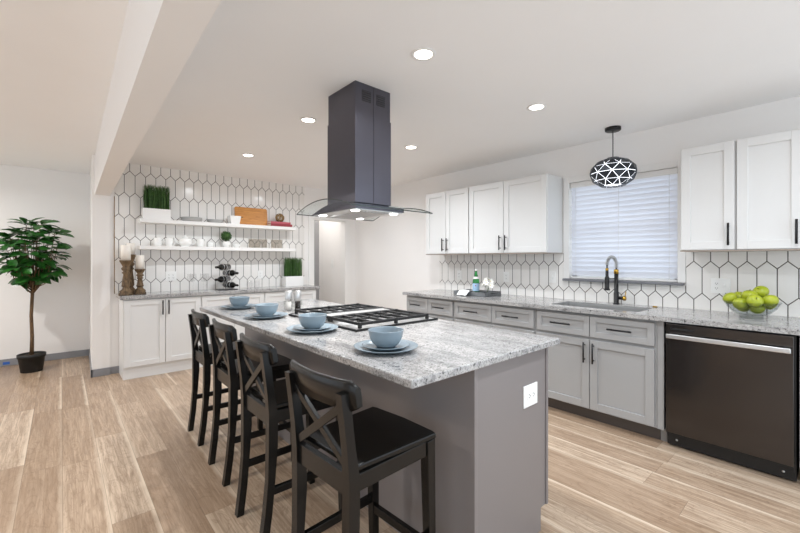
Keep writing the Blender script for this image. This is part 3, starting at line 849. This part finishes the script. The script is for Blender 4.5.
# ================================================================ PLACE SETTINGS
def rev(prof, th):   # closed shell: outer then inner
    return prof
dz = .9145
pl = MB().lathe([(0, .004), (.085, .004), (.088, 0), (.09, .004), (.128, .013), (.138, .018), (.140, .020), (.137, .0205), (.126, .0165), (.088, .008), (0, .0075)], seg=40).build('dinner_plate', M['blue'])
sp_ = MB().lathe([(0, .003), (.060, .003), (.063, 0), (.065, .003), (.094, .011), (.102, .0155), (.104, .017), (.101, .0175), (.090, .013), (.062, .0065), (0, .006)], seg=36).build('side_plate', M['blue'])
bo = MB().lathe([(0, .004), (.036, .004), (.040, 0), (.043, .004), (.060, .018), (.072, .042), (.077, .070), (.0785, .0735), (.0765, .0745), (.0735, .071), (.068, .043), (.056, .022), (.036, .010), (0, .008)], seg=36).build('cereal_bowl', M['blue'])
where = ['at the nearest stool', 'at the second stool from the camera', 'at the third stool from the camera', 'at the farthest stool']
for i, (x, y) in enumerate(((1.066, 1.305), (1.043, 1.915), (1.050, 2.565), (1.086, 3.20))):
    for src, nm, z, cat, lb, grp in ((pl, 'dinner_plate', dz, 'plate', 'blue-grey dinner plate, largest in the place setting '+where[i], 'blue dinner plates on the island'),
                           (sp_, 'side_plate', dz+.0080, 'plate', 'small blue-grey plate directly under the bowl '+where[i], 'blue side plates on the island'),
                           (bo, 'cereal_bowl', dz+.0145, 'bowl', 'blue-grey bowl stacked on two plates '+where[i], 'blue bowls on the island')):
        o = src if i == 0 else src.copy()
        if i: C.objects.link(o)
        o.location = (x, y, z); o.rotation_euler = (0, 0, i*.7); tag(o, lb, cat, grp)
# grinders
def shaker_mill(x, y, fill, label):
    t = thing('spice_grinder', label, 'spice grinder', (x, y, dz), 0, 'spice grinders on the island')
    MB().lathe([(0, 0), (.024, 0), (.025, .003), (.0245, .085), (.0225, .085), (.0225, .004), (0, .004)], seg=20).build('jar', M['glass'], t)
    MB().lathe([(0, .0045), (.0215, .0045), (.0215, .068), (0, .07)], seg=16).build('contents', fill, t)
    MB().lathe([(0, .0855), (.0255, .0855), (.0265, .09), (.0265, .146), (.022, .152), (0, .153)], seg=20).build('cap', M['steel'], t)
shaker_mill(1.318, 2.80, M['salt'], 'clear salt grinder with steel cap, left of the two by the cooktop')
shaker_mill(1.385, 2.78, M['pepper'], 'dark pepper grinder with steel cap, right of the two by the cooktop')

# ================================================================ SINK COUNTER ITEMS
KC = .9105
t = thing('kitchen_faucet', 'black spring-neck pull-down faucet behind the sink', 'faucet', (3.725, 1.312, KC))
FR = R(20)
MB().lathe([(0, 0), (.026, 0), (.026, .008), (.021, .012), (.021, .10), (.017, .105), (.017, .27), (0, .272)], seg=20).build('body', M['black_metal'], t)
dirx, diry = -.93, .36
pts = [(0, 0, .27), (0, 0, .32)]
for a in range(180, -1, -12):
    rr = .055; cx_ = rr*(1+math.cos(R(a))); pts.append((dirx*cx_, diry*cx_,   .345+.075*math.sin(R(a))))
pts += [(dirx*.11, diry*.11, .30)]
MB().tube(pts, .006, 8).build('hose', M['black_metal'], t)
# spring coil round the hose
def along(pts, n):
    P = [Vector(p) for p in pts]; L = [0]
    for a, b in zip(P[:-1], P[1:]): L.append(L[-1]+(b-a).length)
    out = []
    for i in range(n):
        s_ = L[-1]*i/(n-1); k = 0
        while k < len(L)-2 and L[k+1] < s_: k += 1
        f = (s_-L[k])/(L[k+1]-L[k]); out.append((P[k].lerp(P[k+1], f), (P[k+1]-P[k]).normalized()))
    return out
co = []
side = Vector((-diry, dirx, 0))
for i, (p, d) in enumerate(along(pts[1:-1], 26*8+1)):
    b = d.cross(side).normalized(); a = i/8*2*PI
    co.append(p+(side*math.cos(a)+b*math.sin(a))*.0125)
MB().tube(co, .0030, 5).build('spring', M['steel'], t)
MB().lathe([(0, .27), (.0195, .27), (.0195, .305), (.012, .31), (0, .31)], seg=16).build('collar', M['brass'], t)
MB().lathe([(0, .295), (.0125, .295), (.0125, .32), (0, .32)], (dirx*.11, diry*.11, 0), 16).build('collar', M['brass'], t)
MB().lathe([(0, .125), (.024, .125), (.024, .135), (.0185, .145), (.0185, .235), (.013, .25), (.013, .294), (0, .294)], (dirx*.11, diry*.11, 0), 18).build('spray_head', M['black_metal'], t)
MB().tube([(0, 0, .225), (dirx*.093, diry*.093, .225)], .005, 8).build('holder_arm', M['black_metal'], t)
MB().tube([(.0, -.018, .055), (0, -.055, .055)], .014, 14).build('valve', M['black_metal'], t)
MB().lathe([(0, 0), (.020, .002), (.022, .010), (.020, .022), (0, .026)], (0, -.055, .055), 16, Matrix.Rotation(PI/2, 4, 'X')).tube([(0, -.07, .06), (.0, -.078, .115)], .004, 8).build('lever', M['brass'], t)
o = MB().lathe([(0, 0), (.017, 0), (.018, .005), (.014, .009), (0, .01)], seg=18).build('sink_button', M['brass'], None, (3.715, 1.01, KC))
tag(o, 'small flat brass button on the granite right of the faucet', 'sink button')

# fruit bowl
fb = (3.525, .392)
t = thing('fruit_bowl', 'clear glass footed bowl full of green apples on the right counter', 'bowl', (fb[0], fb[1], KC))
fprof = [(0, .012), (.058, .012), (.060, .0), (.063, 0), (.064, .016), (.095, .034), (.128, .070), (.150, .112), (.1515, .1135), (.1475, .1135), (.124, .072), (.092, .039), (.06, .021), (0, .019)]
MB().lathe(fprof, seg=48).build('bowl_shell', M['bowl_glass'], t)
def apple_mesh():
    pr = []
    n_ = 14
    for i in range(n_+1):
        a = PI*i/n_
        r = .0435*math.sin(a)*(1-.10*math.cos(a)); z = -.039*math.cos(a)
        pr.append((max(r, 0), z))
    # dimples
    pr[0] = (0, -.034); pr[1] = (.010, -.0385); pr[-1] = (0, .027); pr[-2] = (.012, .0375)
    return MB().lathe(pr, seg=20)
ap0 = tag(apple_mesh().build('green_apple', M['apple']), 'x', 'apple', 'green apples in the glass bowl')
MB().tube([(0, 0, .025), (.002, .001, .036), (.006, .002, .046)], .0017, 6).build('apple_stem', M['stem_brown'], ap0)
vx, vy = .994, .11      # from the bowl away from the viewer (unit-ish): viewer sees the opposite side
# (right, away, up, label)   in metres from the bowl centre
ap = [(-.035, -.052, .062, 'green apple low at the front of the glass bowl, left one of the two'), (.048, -.045, .062, 'green apple low at the front of the glass bowl, right one of the two'),
      (-.092, -.015, .100, 'green apple at the left rim of the glass bowl, front one'), (-.012, -.075, .112, 'green apple leaning at the front middle with its stalk dimple showing'),
      (.070, -.050, .120, 'largest looking green apple at the front right of the heap'), (.105, .020, .108, 'green apple at the right rim of the glass bowl'),
      (-.040, .005, .140, 'green apple on top of the heap at the left of the middle'), (.018, .050, .148, 'green apple at the very top back of the heap'),
      (-.085, .050, .118, 'green apple at the left rim of the bowl, rear one'), (.045, .075, .100, 'green apple at the back right, mostly behind the others'),
      (.0, .045, .062, 'green apple at the bottom of the bowl behind the front ones')]
rx, ry = .11, -.994
AR = .0445
P = [Vector((fb[0]+rx*a+vx*b, fb[1]+ry*a+vy*b, KC+z)) for a, b, z, lb in ap]
cc = Vector((fb[0], fb[1], KC+.195)); RB = .173-AR
for it in range(400):      # settle: apples apart from each other and inside the bowl
    for i in range(len(P)):
        for j in range(i):
            d = P[i]-P[j]; L = d.length
            if L < 2.0*AR*.985: c_ = d.normalized()*(2.0*AR*.985-L)*.5; P[i] += c_; P[j] -= c_
    for p in P:
        d = p-cc
        if p.z > cc.z: h = Vector((d.x, d.y, 0)); p -= h.normalized()*max(0, h.length-.092)
        elif d.length > RB: p -= d.normalized()*(d.length-RB)
        p.z -= .0014 if it < 250 else .0002
for i, (a, b, z, lb) in enumerate(ap):
    if i == 0: o = ap0; o.location = P[0]; o['label'] = lb
    else: o = dup(ap0, P[i], None, lb)
    o.rotation_euler = (random.uniform(-.7, .7), random.uniform(-.7, .7), random.uniform(0, 6))
    if i == 3: o.rotation_euler = (R(20), R(-55), 0)

# tray with bottle, flowers, cloth
tx, ty = 3.50, 2.675
t = thing('serving_tray', 'grey wooden serving tray on the sink counter below the wall cabinet', 'tray', (tx, ty, KC))
a, b = .15, .215
MB().box(-a, a, -b, b, 0, .008, .002).box(-a, a, -b, -b+.012, .008, .045, .002).box(-a, a, b-.012, b, .008, .045, .002).box(-a, -a+.012, -b+.012, b-.012, .008, .045, .002).box(a-.012, a, -b+.012, b-.012, .008, .045, .002).build('tray_body', M['tray'], t)
for s_ in (-1, 1):
    y_ = s_*(b+.001)
    MB().tube([(-.05, y_, .03), (-.05, y_+s_*.018, .034), (.05, y_+s_*.018, .034), (.05, y_, .03)], .004, 6).build('tray_handle', M['black_metal'], t)
t = thing('water_bottle', 'green glass water bottle with blue label standing in the grey tray', 'bottle', (3.56, 2.735, KC+.0085))
MB().lathe([(0, .0), (.036, .0), (.038, .006), (.038, .135), (.034, .165), (.020, .205), (.0135, .235), (.013, .262), (0, .262)], seg=28).build('bottle_body', M['green_glass'], t)
MB().lathe([(.0384, .03), (.0386, .032), (.0386, .115), (.0384, .117)], seg=28).build('body_label', M['label_blue'], t)['label'] = 'pale blue paper label'
MB().lathe([(.0345, .163), (.0265, .188)], seg=28).xform(Matrix.Translation((0, 0, .001)) @ Matrix.Scale(1.02, 4)).build('neck_label', M['label_white'], t)['label'] = 'white neck label'
MB().lathe([(.0138, .258), (.0148, .259), (.0148, .277), (0, .278)], seg=20).build('bottle_cap', M['label_white'], t)['label'] = 'pale bottle cap'
# a star on the body label
m = MB(); st_pts = []
for k in range(10):
    rr = .011 if k % 2 == 0 else .0046; a_ = PI/2+k*PI/5
    st_pts.append((rr*math.cos(a_), rr*math.sin(a_)+.092))
vm = Vector((-.845, -.535, 0)); sv = Vector((.535, -.845, 0))
vs = [m.bm.verts.new(vm*.0392+sv*u*.9-vm*(u*u*14)+Vector((0, 0, v))) for u, v in st_pts]
c_ = m.bm.verts.new(vm*.0396+Vector((0, 0, .092)))
m._fin([m.bm.faces.new((vs[k], vs[(k+1) % 10], c_)) for k in range(10)], False)
m.build('label_star', M['red'], t)
t = thing('flower_vase', 'small clear vase of white blossoms standing in the grey tray', 'flowers', (3.515, 2.545, KC+.0085))
MB().lathe([(0, 0), (.03, 0), (.034, .01), (.036, .04), (.028, .06), (.026, .06), (.033, .04), (.03, .012), (0, .008)], seg=22).build('vase', M['glass'], t)
m = MB()
for k in range(7):
    a_ = k*.9; m.tube([(0, 0, .012), (.01*math.cos(a_), .01*math.sin(a_), .06), (.05*math.cos(a_)*(.5+.08*k), .05*math.sin(a_)*(.5+.08*k), .095+.008*k)], .0018, 5)
m.build('stems', M['grass'], t)
for k in range(9):
    a_ = k*2.4; rr = .018+.006*k; cz_ = .165-.0085*k
    c0 = Vector((rr*math.cos(a_), rr*math.sin(a_)-.01, cz_)); out = Vector((math.cos(a_)*.7-.35, math.sin(a_)*.7-.2, .45)).normalized()
    e1 = out.orthogonal().normalized(); e2 = out.cross(e1)
    m = MB().mat(M['petal'])
    for j in range(6):
        th = j*PI/3; d = e1*math.cos(th)+e2*math.sin(th); sd = out.cross(d)
        L3 = .034
        m.grid([[c0, c0+out*.001, c0], [c0+d*L3*.5+sd*.012+out*.008, c0+d*L3*.5+out*.004, c0+d*L3*.5-sd*.012+out*.008], [c0+d*L3+sd*.004+out*.012, c0+d*L3*1.08+out*.010, c0+d*L3-sd*.004+out*.012]])
    m.mat(M['petal_core']).lathe([(0, -.002), (.006, .001), (.005, .006), (0, .007)], c0, 8)
    m.build('blossom', None, t)
# folded cloth hanging over tray's front left
m = MB(); rows = []
for i in range(13):
    u = i/12; row = []
    for j in range(9):
        v = j/8
        y = 2.735-.02*u+(v-.5)*.17*(1-.25*u)
        x = 3.475-.20*u
        if x > 3.375: z = KC+.012+.040*min(1, (3.475-x)/.10)+.0
        elif x > 3.335: z = KC+.052
        else: z = KC+.052-(3.335-x)*.80
        z = max(z, KC+.004)+.006*math.sin(v*9+u*4)*.5+.003
        row.append((x, y, z))
    rows.append(row)
m.grid(rows)
o = m.build('tea_towel', M['cloth']); tag(o, 'white tea towel draped over the front of the grey tray', 'towel')
so = o.modifiers.new('thick', 'SOLIDIFY'); so.thickness = .004; so.offset = 1

# ================================================================ BAR COUNTER ITEMS
def candlestick(x, y, H, rb, label, g='turned wooden candlesticks on the bar counter'):
    t = thing('candlestick', label, 'candlestick', (x, y, BC), 0, g)
    s_ = H
    pr = [(0, 0), (rb, 0), (rb, .018), (rb*.85, .03), (rb*.95, .04), (rb*.55, .065), (rb*.42, .085), (rb*.62, .10*1), (rb*.58, .30*s_), (rb*.50, .42*s_), (rb*.36, .60*s_), (rb*.58, .64*s_), (rb*.36, .68*s_), (rb*.62, .74*s_), (rb*.62, .77*s_), (rb*.42, .81*s_), (rb*.62, .88*s_), (rb*.80, .95*s_), (rb*.88, .965*s_), (rb*.88, s_), (0, s_)]
    MB().lathe(pr, seg=24).build('holder', M['rustic'], t)
    return t
def candle(x, y, z, r, h, label):
    t = thing('pillar_candle', label, 'candle', (x, y, z), 0, 'white pillar candles on the candlesticks')
    MB().lathe([(0, 0), (r, 0), (r, h-.004), (r-.004, h), (r*.5, h-.003), (0, h-.004)], seg=24).build('wax', M['wax'], t)
    MB().tube([(0, 0, h-.005), (.001, 0, h+.010)], .0012, 5).build('wick', M['slot'], t)
for (x, y, H, rb, cr, ch, lb, cl_) in ((.540, 5.20, .385, .066, .046, .165, 'tall brown turned wood candlestick at the left end of the bar counter', 'white pillar candle on the tall left candlestick'),
                              (.605, 5.375, .45, .058, .038, .13, 'tallest brown turned wood candlestick, standing behind the other two', 'white pillar candle on the rear candlestick'),
                              (.678, 5.25, .285, .060, .042, .155, 'short brown turned wood candlestick right of the tall pair', 'white pillar candle on the short right candlestick')):
    candlestick(x, y, H, rb, lb); candle(x, y, BC+H+.0005, cr, ch, cl_)
# wine glasses
wg = None
for i, (x, y, lb) in enumerate(((1.185, 5.20, 'clear wine glass at the left front of the four on the bar counter'), (1.245, 5.34, 'clear wine glass second from left of the four, farther back'),
                        (1.325, 5.19, 'clear wine glass third from left of the four, in front'), (1.390, 5.33, 'clear wine glass at the right end of the four, beside the wine rack'))):
    if wg is None:
        wg = thing('wine_glass', lb, 'wine glass', (x, y, BC), 0, 'wine glasses on the bar counter')
        MB().lathe([(0, .115), (.02, .118), (.037, .145), (.040, .17), (.035, .215), (.034, .215), (.0388, .17), (.0358, .146), (.019, .121), (0, .118)], seg=22).build('cup', M['glass'], wg)
        MB().lathe([(0, 0), (.034, 0), (.034, .002), (.008, .006), (.004, .02), (.0035, .1), (.006, .1145), (0, .1148)], seg=18).build('stem', M['glass'], wg)
    else: dup(wg, (x, y, BC), None, lb)
o = None
for i, (x, y, lb) in enumerate(((1.93, 5.30, 'clear stemless glass on the bar counter, left of two near the outlet'), (2.03, 5.30, 'clear stemless glass on the bar counter, right of two near the outlet'))):
    if o is None: o = MB().lathe([(0, 0), (.03, 0), (.042, .03), (.044, .06), (.037, .105), (.0355, .105), (.0425, .06), (.0405, .031), (.029, .004), (0, .004)], seg=24).build('stemless_glass', M['glass'])
    else: o = o.copy(); C.objects.link(o)
    o.location = (x, y, BC); tag(o, lb, 'drinking glass', 'stemless glasses on the bar counter')
# wine rack with bottles
t = thing('wine_rack', 'steel wire wine rack of stacked rings standing on the bar counter', 'wine rack', (1.625, 5.26, BC))
MB().box(-.115, .115, -.075, .075, 0, .008, .003).build('rack_base', M['black_metal'], t)
wpos = [(.050, .060), (-.055, .138), (.050, .216), (-.050, .294)]
m = MB()
for k, (x, z) in enumerate(wpos):      # two wire rings round every bottle, square to it
    a_ = R(13) if k % 2 == 0 else R(-47)
    ax, sd = Vector((-math.sin(a_), math.cos(a_), 0)), Vector((math.cos(a_), math.sin(a_), 0))
    for q in (-.03, .03):
        c0 = Vector((x, 0, z))+ax*q
        m.tube([c0+sd*.0420*math.cos(i*PI/12)+Vector((0, 0, .0420*math.sin(i*PI/12))) for i in range(25)], .003, 6)
m.tube([(0, .062, .006), (0, .062, .335)], .004, 6)
for k, (x, z) in enumerate(wpos):
    m.tube([(0, .062, z), (x, .0, z+.0445)], .0028, 5)
m.build('rack_rings', M['steel'], t)
bt = None
blab = ['dark wine bottle lowest in the wine rack', 'dark wine bottle second from the bottom in the wine rack', 'dark wine bottle third from the bottom in the wine rack', 'dark wine bottle topmost in the wine rack']
AXB = Matrix.Rotation(PI/2, 4, 'X')
for k, ((x, z), lb) in enumerate(zip(wpos, blab)):
    loc = (1.625+x, 5.26, BC+z); a_ = R(13) if k % 2 == 0 else R(-47)
    if bt is None:
        bt = thing('wine_bottle', lb, 'wine bottle', loc, a_, 'wine bottles in the rack')
        MB().lathe([(0, .004), (.030, 0), (.038, .006), (.038, .18), (.030, .21), (.0145, .235), (.0140, .27), (0, .27)], (0, .14, 0), 24, AXB).build('bottle_body', M['dark_glass'], bt)
        MB().lathe([(.0146, .25), (.0155, .252), (.0155, .295), (0, .296)], (0, .14, 0), 16, AXB).build('foil', M['dark_glass'], bt)
    else:
        dup(bt, loc, a_, lb)

# grass boxes
def grass_box(x0, x1, y, z, bh, gh, label, seed):
    w_ = x1-x0; t = thing('grass_planter', label, 'planter', ((x0+x1)/2, y, z), 0, 'white boxes of artificial grass')
    d = .055
    MB().box(-w_/2, w_/2, -d, d, 0, bh-.014).box(-w_/2, -w_/2+.006, -d, d, bh-.014, bh).box(w_/2-.006, w_/2, -d, d, bh-.014, bh).box(-w_/2+.006, w_/2-.006, -d, -d+.006, bh-.014, bh).box(-w_/2+.006, w_/2-.006, d-.006, d, bh-.014, bh).build('planter_box', M['plant_box'], t)
    rnd = random.Random(seed); m = MB()
    for k in range(420):
        x = rnd.uniform(-w_/2+.010, w_/2-.010); yy = rnd.uniform(-d+.01, d-.01); h = gh*rnd.uniform(.86, 1.0)
        lx, ly = rnd.uniform(-.010, .010), rnd.uniform(-.010, .010); a_ = rnd.uniform(0, PI); r = .0028; ca, sa = r*math.cos(a_), r*math.sin(a_)
        z0_ = bh-.013
        m.grid([[(x-ca, yy-sa, z0_), (x+ca, yy+sa, z0_)], [(x+lx*.4-ca, yy+ly*.4-sa, z0_+h*.6), (x+lx*.4+ca, yy+ly*.4+sa, z0_+h*.6)], [(x+lx-ca*.3, yy+ly-sa*.3, z0_+h), (x+lx+ca*.3, yy+ly+sa*.3, z0_+h)]], False)
    g = m.build('grass_blades', M['grass'], t); g['kind'] = 'stuff'
grass_box(.715, .995, 5.36, S1, .125, .300, 'white box of green grass at the left end of the upper shelf', 3)
grass_box(2.455, 2.735, 5.36, BC, .145, .295, 'white box of green grass at the right end of the bar counter', 5)
# plates lying on upper shelf
def plate_stack(x, n_, r, y, lbs):
    for k in range(n_):
        o = MB().lathe([(0, .004), (r*.6, .004), (r*.63, 0), (r*.66, .004), (r*.97, .020), (r, .023), (r*.96, .0225), (r*.63, .008), (0, .007)], seg=36).build('serving_plate', M['shaded_ceramic'], None, (x, y, S1+k*.0098))
        tag(o, lbs[k], 'plate', 'white plates on the upper shelf')
plate_stack(1.235, 4, .12, 5.365, ['white plate second from the top of the left stack on the upper shelf', 'white plate at the bottom of the left stack on the upper shelf', 'white plate in the middle of the left stack on the upper shelf', 'white plate on top of the left stack on the upper shelf'])
plate_stack(1.515, 3, .10, 5.37, ['white plate in the middle of the right stack on the upper shelf', 'white plate at the bottom of the right stack on the upper shelf', 'white plate on top of the right stack on the upper shelf'])
m = MB(); h = .105; a_ = .07; b_ = .055
m.hexa([(-b_, -b_, 0), (b_, -b_, 0), (b_, b_, 0), (-b_, b_, 0), (-a_, -a_, h), (a_, -a_, h), (a_, a_, h), (-a_, a_, h)])
bm = m.bm; bm.faces.ensure_lookup_table()
topf = max(bm.faces, key=lambda f: f.calc_center_median().z)
r_ = bmesh.ops.inset_region(bm, faces=[topf], thickness=.005)
for v in topf.verts: v.co.z -= h-.010; v.co.x *= .80; v.co.y *= .80
o = m.build('square_bowl', M['white_ceramic'], None, (1.742, 5.345, S1)); tag(o, 'white square bowl in front of the cutting board on the upper shelf', 'bowl')
# cutting board leaning on the wall
t = thing('cutting_board', 'honey coloured wooden cutting board leaning on the tiles on the upper shelf', 'cutting board', (2.010, 5.425, S1+.0005), 0)
mm = Matrix.Rotation(R(-8), 4, 'X')
m = MB()
m.prism([(-.225, 0), (.215, 0), (.225, .012), (.225, .236), (.212, .252), (-.212, .252), (-.225, .238)], 'y', -.010, .010, bevel=.003).xform(mm).build('board', M['board'], t)
MB().box(-.20, -.12, -.0125, -.0104, .10, .112).xform(mm).build('groove', M['bark'], t)['label'] = 'dark groove'
# books and twig ball
by = 5.36
for k, (mt, w_, d_, h_, off, lb) in enumerate(((M['book_red'],   .32, .155, .036, 0, 'red book at the bottom of the pair under the twig ball'), (M['book_pink'],   .30, .145, .030, -.012, 'pink book lying on the red book under the twig ball'))):
    t = thing('book', lb, 'book', (2.385+off, by, S1+.0003+k*.0366), R(2*k), 'books on the upper shelf')
    MB().box(-w_/2, w_/2, -d_/2, d_/2, 0, .003).box(-w_/2, w_/2, -d_/2, d_/2, h_-.003, h_).box(-w_/2, w_/2, -d_/2, -d_/2+.003, .003, h_-.003).build('cover', mt, t)
    MB().box(-w_/2+.004, w_/2-.004, -d_/2+.0035, d_/2-.004, .0032, h_-.0032).build('pages', M['paper'], t)
m = MB(); rb_ = .060
rnd = random.Random(11)
for k in range(16):
    n_ = Vector((rnd.gauss(0, 1), rnd.gauss(0, 1), rnd.gauss(0, 1))).normalized(); e1 = n_.orthogonal().normalized(); e2 = n_.cross(e1)
    off = rnd.uniform(-.35, .35); rr = rb_*math.sqrt(1-off*off)
    m.tube([n_*rb_*off+(e1*math.cos(j*PI/12)+e2*math.sin(j*PI/12))*rr for j in range(25)], .0038, 5, False)
o = m.build('twig_ball', M['rattan'], None, (2.39, by, S1+.0366+.0303+.0640)); tag(o, 'openwork brown twig ball on the books at the right of the upper shelf', 'decorative ball')

# ---------------- lower shelf
def mug_mesh(r, h):
    return MB().lathe([(0, .004), (r*.75, .004), (r*.78, 0), (r*.86, .002), (r, h*.35), (r, h-.002), (r-.002, h), (r-.005, h-.002), (r-.005, h*.35), (r*.7, .008), (0, .008)], seg=28)
mg = None
for (x, a_, lb) in ((.870, -.3, 'white mug at the left end of the lower shelf'), (.985, -.3, 'white mug just left of the teapot on the lower shelf'), (1.335, -.3, 'white mug just right of the teapot on the lower shelf')):
    if mg is None:
        mg = thing('mug', lb, 'mug', (x, 5.37, S2), a_, 'white mugs on the lower shelf')
        mug_mesh(.042, .10).build('cup', M['white_ceramic'], mg)
        MB().tube([(.040, 0, .082), (.062, 0, .080), (.070, 0, .055), (.060, 0, .028), (.040, 0, .022)], .005, 8).build('handle', M['white_ceramic'], mg)
    else: dup(mg, (x, 5.37, S2), a_, lb)
t = thing('teapot', 'round white teapot in the middle of the cups on the lower shelf', 'teapot', (1.165, 5.37, S2), 0)
MB().lathe([(0, .002), (.045, .0), (.05, .004), (.072, .03), (.078, .058), (.066, .09), (.04, .105), (.036, .105), (0, .104)], seg=30).build('pot', M['white_ceramic'], t)
MB().lathe([(0, .1045), (.036, .1055), (.032, .116), (.012, .124), (.008, .128), (.013, .136), (.010, .144), (0, .146)], seg=22).build('lid', M['white_ceramic'], t)
MB().tube([(-.070, 0, .04), (-.10, 0, .055), (-.108, 0, .085), (-.125, 0, .11)], [.018, .014, .010, .008], 10).build('spout', M['white_ceramic'], t)
MB().tube([(.066, 0, .085), (.10, 0, .09), (.112, 0, .06), (.098, 0, .032), (.072, 0, .035)], .006, 8).build('handle', M['white_ceramic'], t)
o = mug_mesh(.038, .062).build('sugar_bowl', M['white_ceramic'], None, (1.455, 5.37, S2)); tag(o, 'small low white bowl left of the topiary on the lower shelf', 'bowl')
o = MB().lathe([(0, .003), (.028, .003), (.03, 0), (.034, .003), (.048, .03), (.05, .045), (.048, .046), (.045, .031), (.03, .008), (0, .007)], seg=26).build('dip_bowl', M['white_ceramic'], None, (1.78, 5.36, S2)); tag(o, 'tiny white bowl right of the topiary on the lower shelf', 'bowl')
t = thing('topiary_plant', 'small round boxwood topiary ball in a white pot on the lower shelf', 'plant', (1.65, 5.37, S2))
MB().lathe([(0, 0), (.040, 0), (.052, .075), (.048, .075), (.046, .062), (0, .062)], seg=24).build('pot', M['white_ceramic'], t)
MB().tube([(0, 0, .062), (0, 0, .10)], .005, 6).build('stem', M['bark'], t)
m = MB(); rnd = random.Random(4)
for k in range(420):
    n_ = Vector((rnd.gauss(0, 1), rnd.gauss(0, 1), rnd.gauss(0, 1))).normalized(); p = n_*.066*rnd.uniform(.8, 1.0)+Vector((0, 0, .148))
    e1 = (n_.orthogonal()+n_*rnd.uniform(-.2, .8)).normalized(); e1 = (Matrix.Rotation(rnd.uniform(0, 6.28), 3, n_) @ e1); e2 = n_.cross(e1).normalized()
    m.grid([[p-e2*.001, p+e2*.001], [p+e1*.008-e2*.006+n_*.002, p+e1*.008+e2*.006+n_*.002], [p+e1*.017-e2*.001, p+e1*.017+e2*.001]], False)
m.lathe([(0, -.056), (.04, -.04), (.056, 0), (.04, .04), (0, .056)], (0, 0, .148), 14)
m.build('foliage', M['grass'], t)
# smoky tumblers
tb = None
for i, (x, y, lb) in enumerate(((1.975, 5.34, 'smoky grey tumbler first from the left of the row on the lower shelf'), (2.062, 5.34, 'smoky grey tumbler second from the left of the row on the lower shelf'), (2.149, 5.34, 'smoky grey tumbler third from the left of the row on the lower shelf'),
                        (2.290, 5.34, 'smoky grey tumbler second from the right of the row on the lower shelf'), (2.377, 5.34, 'smoky grey tumbler at the right end of the row on the lower shelf'))):
    if tb is None: tb = MB().lathe([(0, 0), (.036, 0), (.038, .004), (.042, .125), (.0395, .125), (.036, .012), (0, .010)], seg=26).build('tumbler', M['smoke_glass']); o = tb
    else: o = tb.copy(); C.objects.link(o)
    o.location = (x, y, S2); tag(o, lb, 'drinking glass', 'smoky tumblers on the lower shelf')

# ================================================================ TREE
t = thing('potted_tree', 'artificial rubber tree with glossy dark leaves in a black pot, left room', 'potted tree', (-.255, 6.24, 0))
MB().lathe([(0, 0), (.095, 0), (.098, .006), (.118, .165), (.127, .168), (.128, .205), (.122, .207), (.117, .185), (0, .185)], seg=32).build('pot', M['black_plastic'], t)
MB().lathe([(.117, .1855), (.05, .192), (0, .194)], seg=20).build('soil', M['soil'], t)
def leaf(m, p, d, up, L, Wl, droop):
    d = d.normalized(); sd = d.cross(up)
    if sd.length < 1e-3: sd = d.orthogonal()
    sd.normalize(); nn = sd.cross(d).normalized()
    prof_ = [(0, .06), (.15, .45), (.38, .92), (.62, 1.0), (.85, .62), (1.0, .04)]
    rows = []
    for u, w_ in prof_:
        c0 = p+d*(L*u)-nn*(droop*u*u*L)
        rows.append([c0-sd*Wl*w_+nn*Wl*w_*.28, c0-sd*Wl*w_*.5+nn*Wl*w_*.12, c0, c0+sd*Wl*w_*.5+nn*Wl*w_*.12, c0+sd*Wl*w_+nn*Wl*w_*.28])
    m.grid(rows)
br = MB(); lv = MB(); rnd = random.Random(21)
br.tube([(0, 0, .18), (.004, .0, .4), (-.004, .004, .65), (.006, 0, .90), (.012, .0, 1.0)], [.021, .018, .017, .017, .016], 10)
nodes = []
for k in range(34):        # branch tips spread through an egg-shaped crown
    g_ = k*2.39996; h_ = -1+2*(k+.5)/34; rr = math.sqrt(1-h_*h_); sh_ = rnd.uniform(.72, 1.0)
    nodes.append(Vector((.27*rr*math.cos(g_)*sh_+.0, .25*rr*math.sin(g_)*sh_, 1.395+.365*h_*sh_)))
for k in range(12):
    a_ = k*2.4; nodes.append(Vector((.13*math.cos(a_), .13*math.sin(a_), 1.20+.035*k)))
for k, q in enumerate(nodes):
    b_ = Vector((.008, 0, .90+.012*(k % 9))); mid = b_.lerp(q, .45)+Vector((q.x*.25, q.y*.25, -.03))
    br.tube([b_, mid, q], [.0065, .005, .003], 6)
    outw = Vector((q.x, q.y, (q.z-1.30)*.6)).normalized()
    for j in range(6):
        a_ = j*PI/3+rnd.uniform(-.3, .3)+k
        hv = Vector((math.cos(a_), math.sin(a_), rnd.uniform(-.35, .25)))
        d = (hv+outw*rnd.uniform(.2, .9)).normalized(); L4 = rnd.uniform(.115, .165)
        pe = q+d*.03; br.tube([q, pe], .002, 4, False)
        up = (Vector((0, 0, 1))+outw*rnd.uniform(.2, 1.0)+Vector((rnd.uniform(-.3, .3), rnd.uniform(-.6, .1), 0))).normalized()
        leaf(lv, pe, d, up, L4, L4*.30, rnd.uniform(.1, .45))
br.build('trunk', M['bark'], t); lv.build('foliage', M['leaf'], t)
o = MB().box(-.53, -.47, YL-.0155, YL-.0143, .020, .052).xform(Matrix.Rotation(0, 4, 'Y')).build('tape_strip', M['tape']); tag(o, 'strip of blue tape stuck on the grey baseboard left of the tree pot', 'tape')
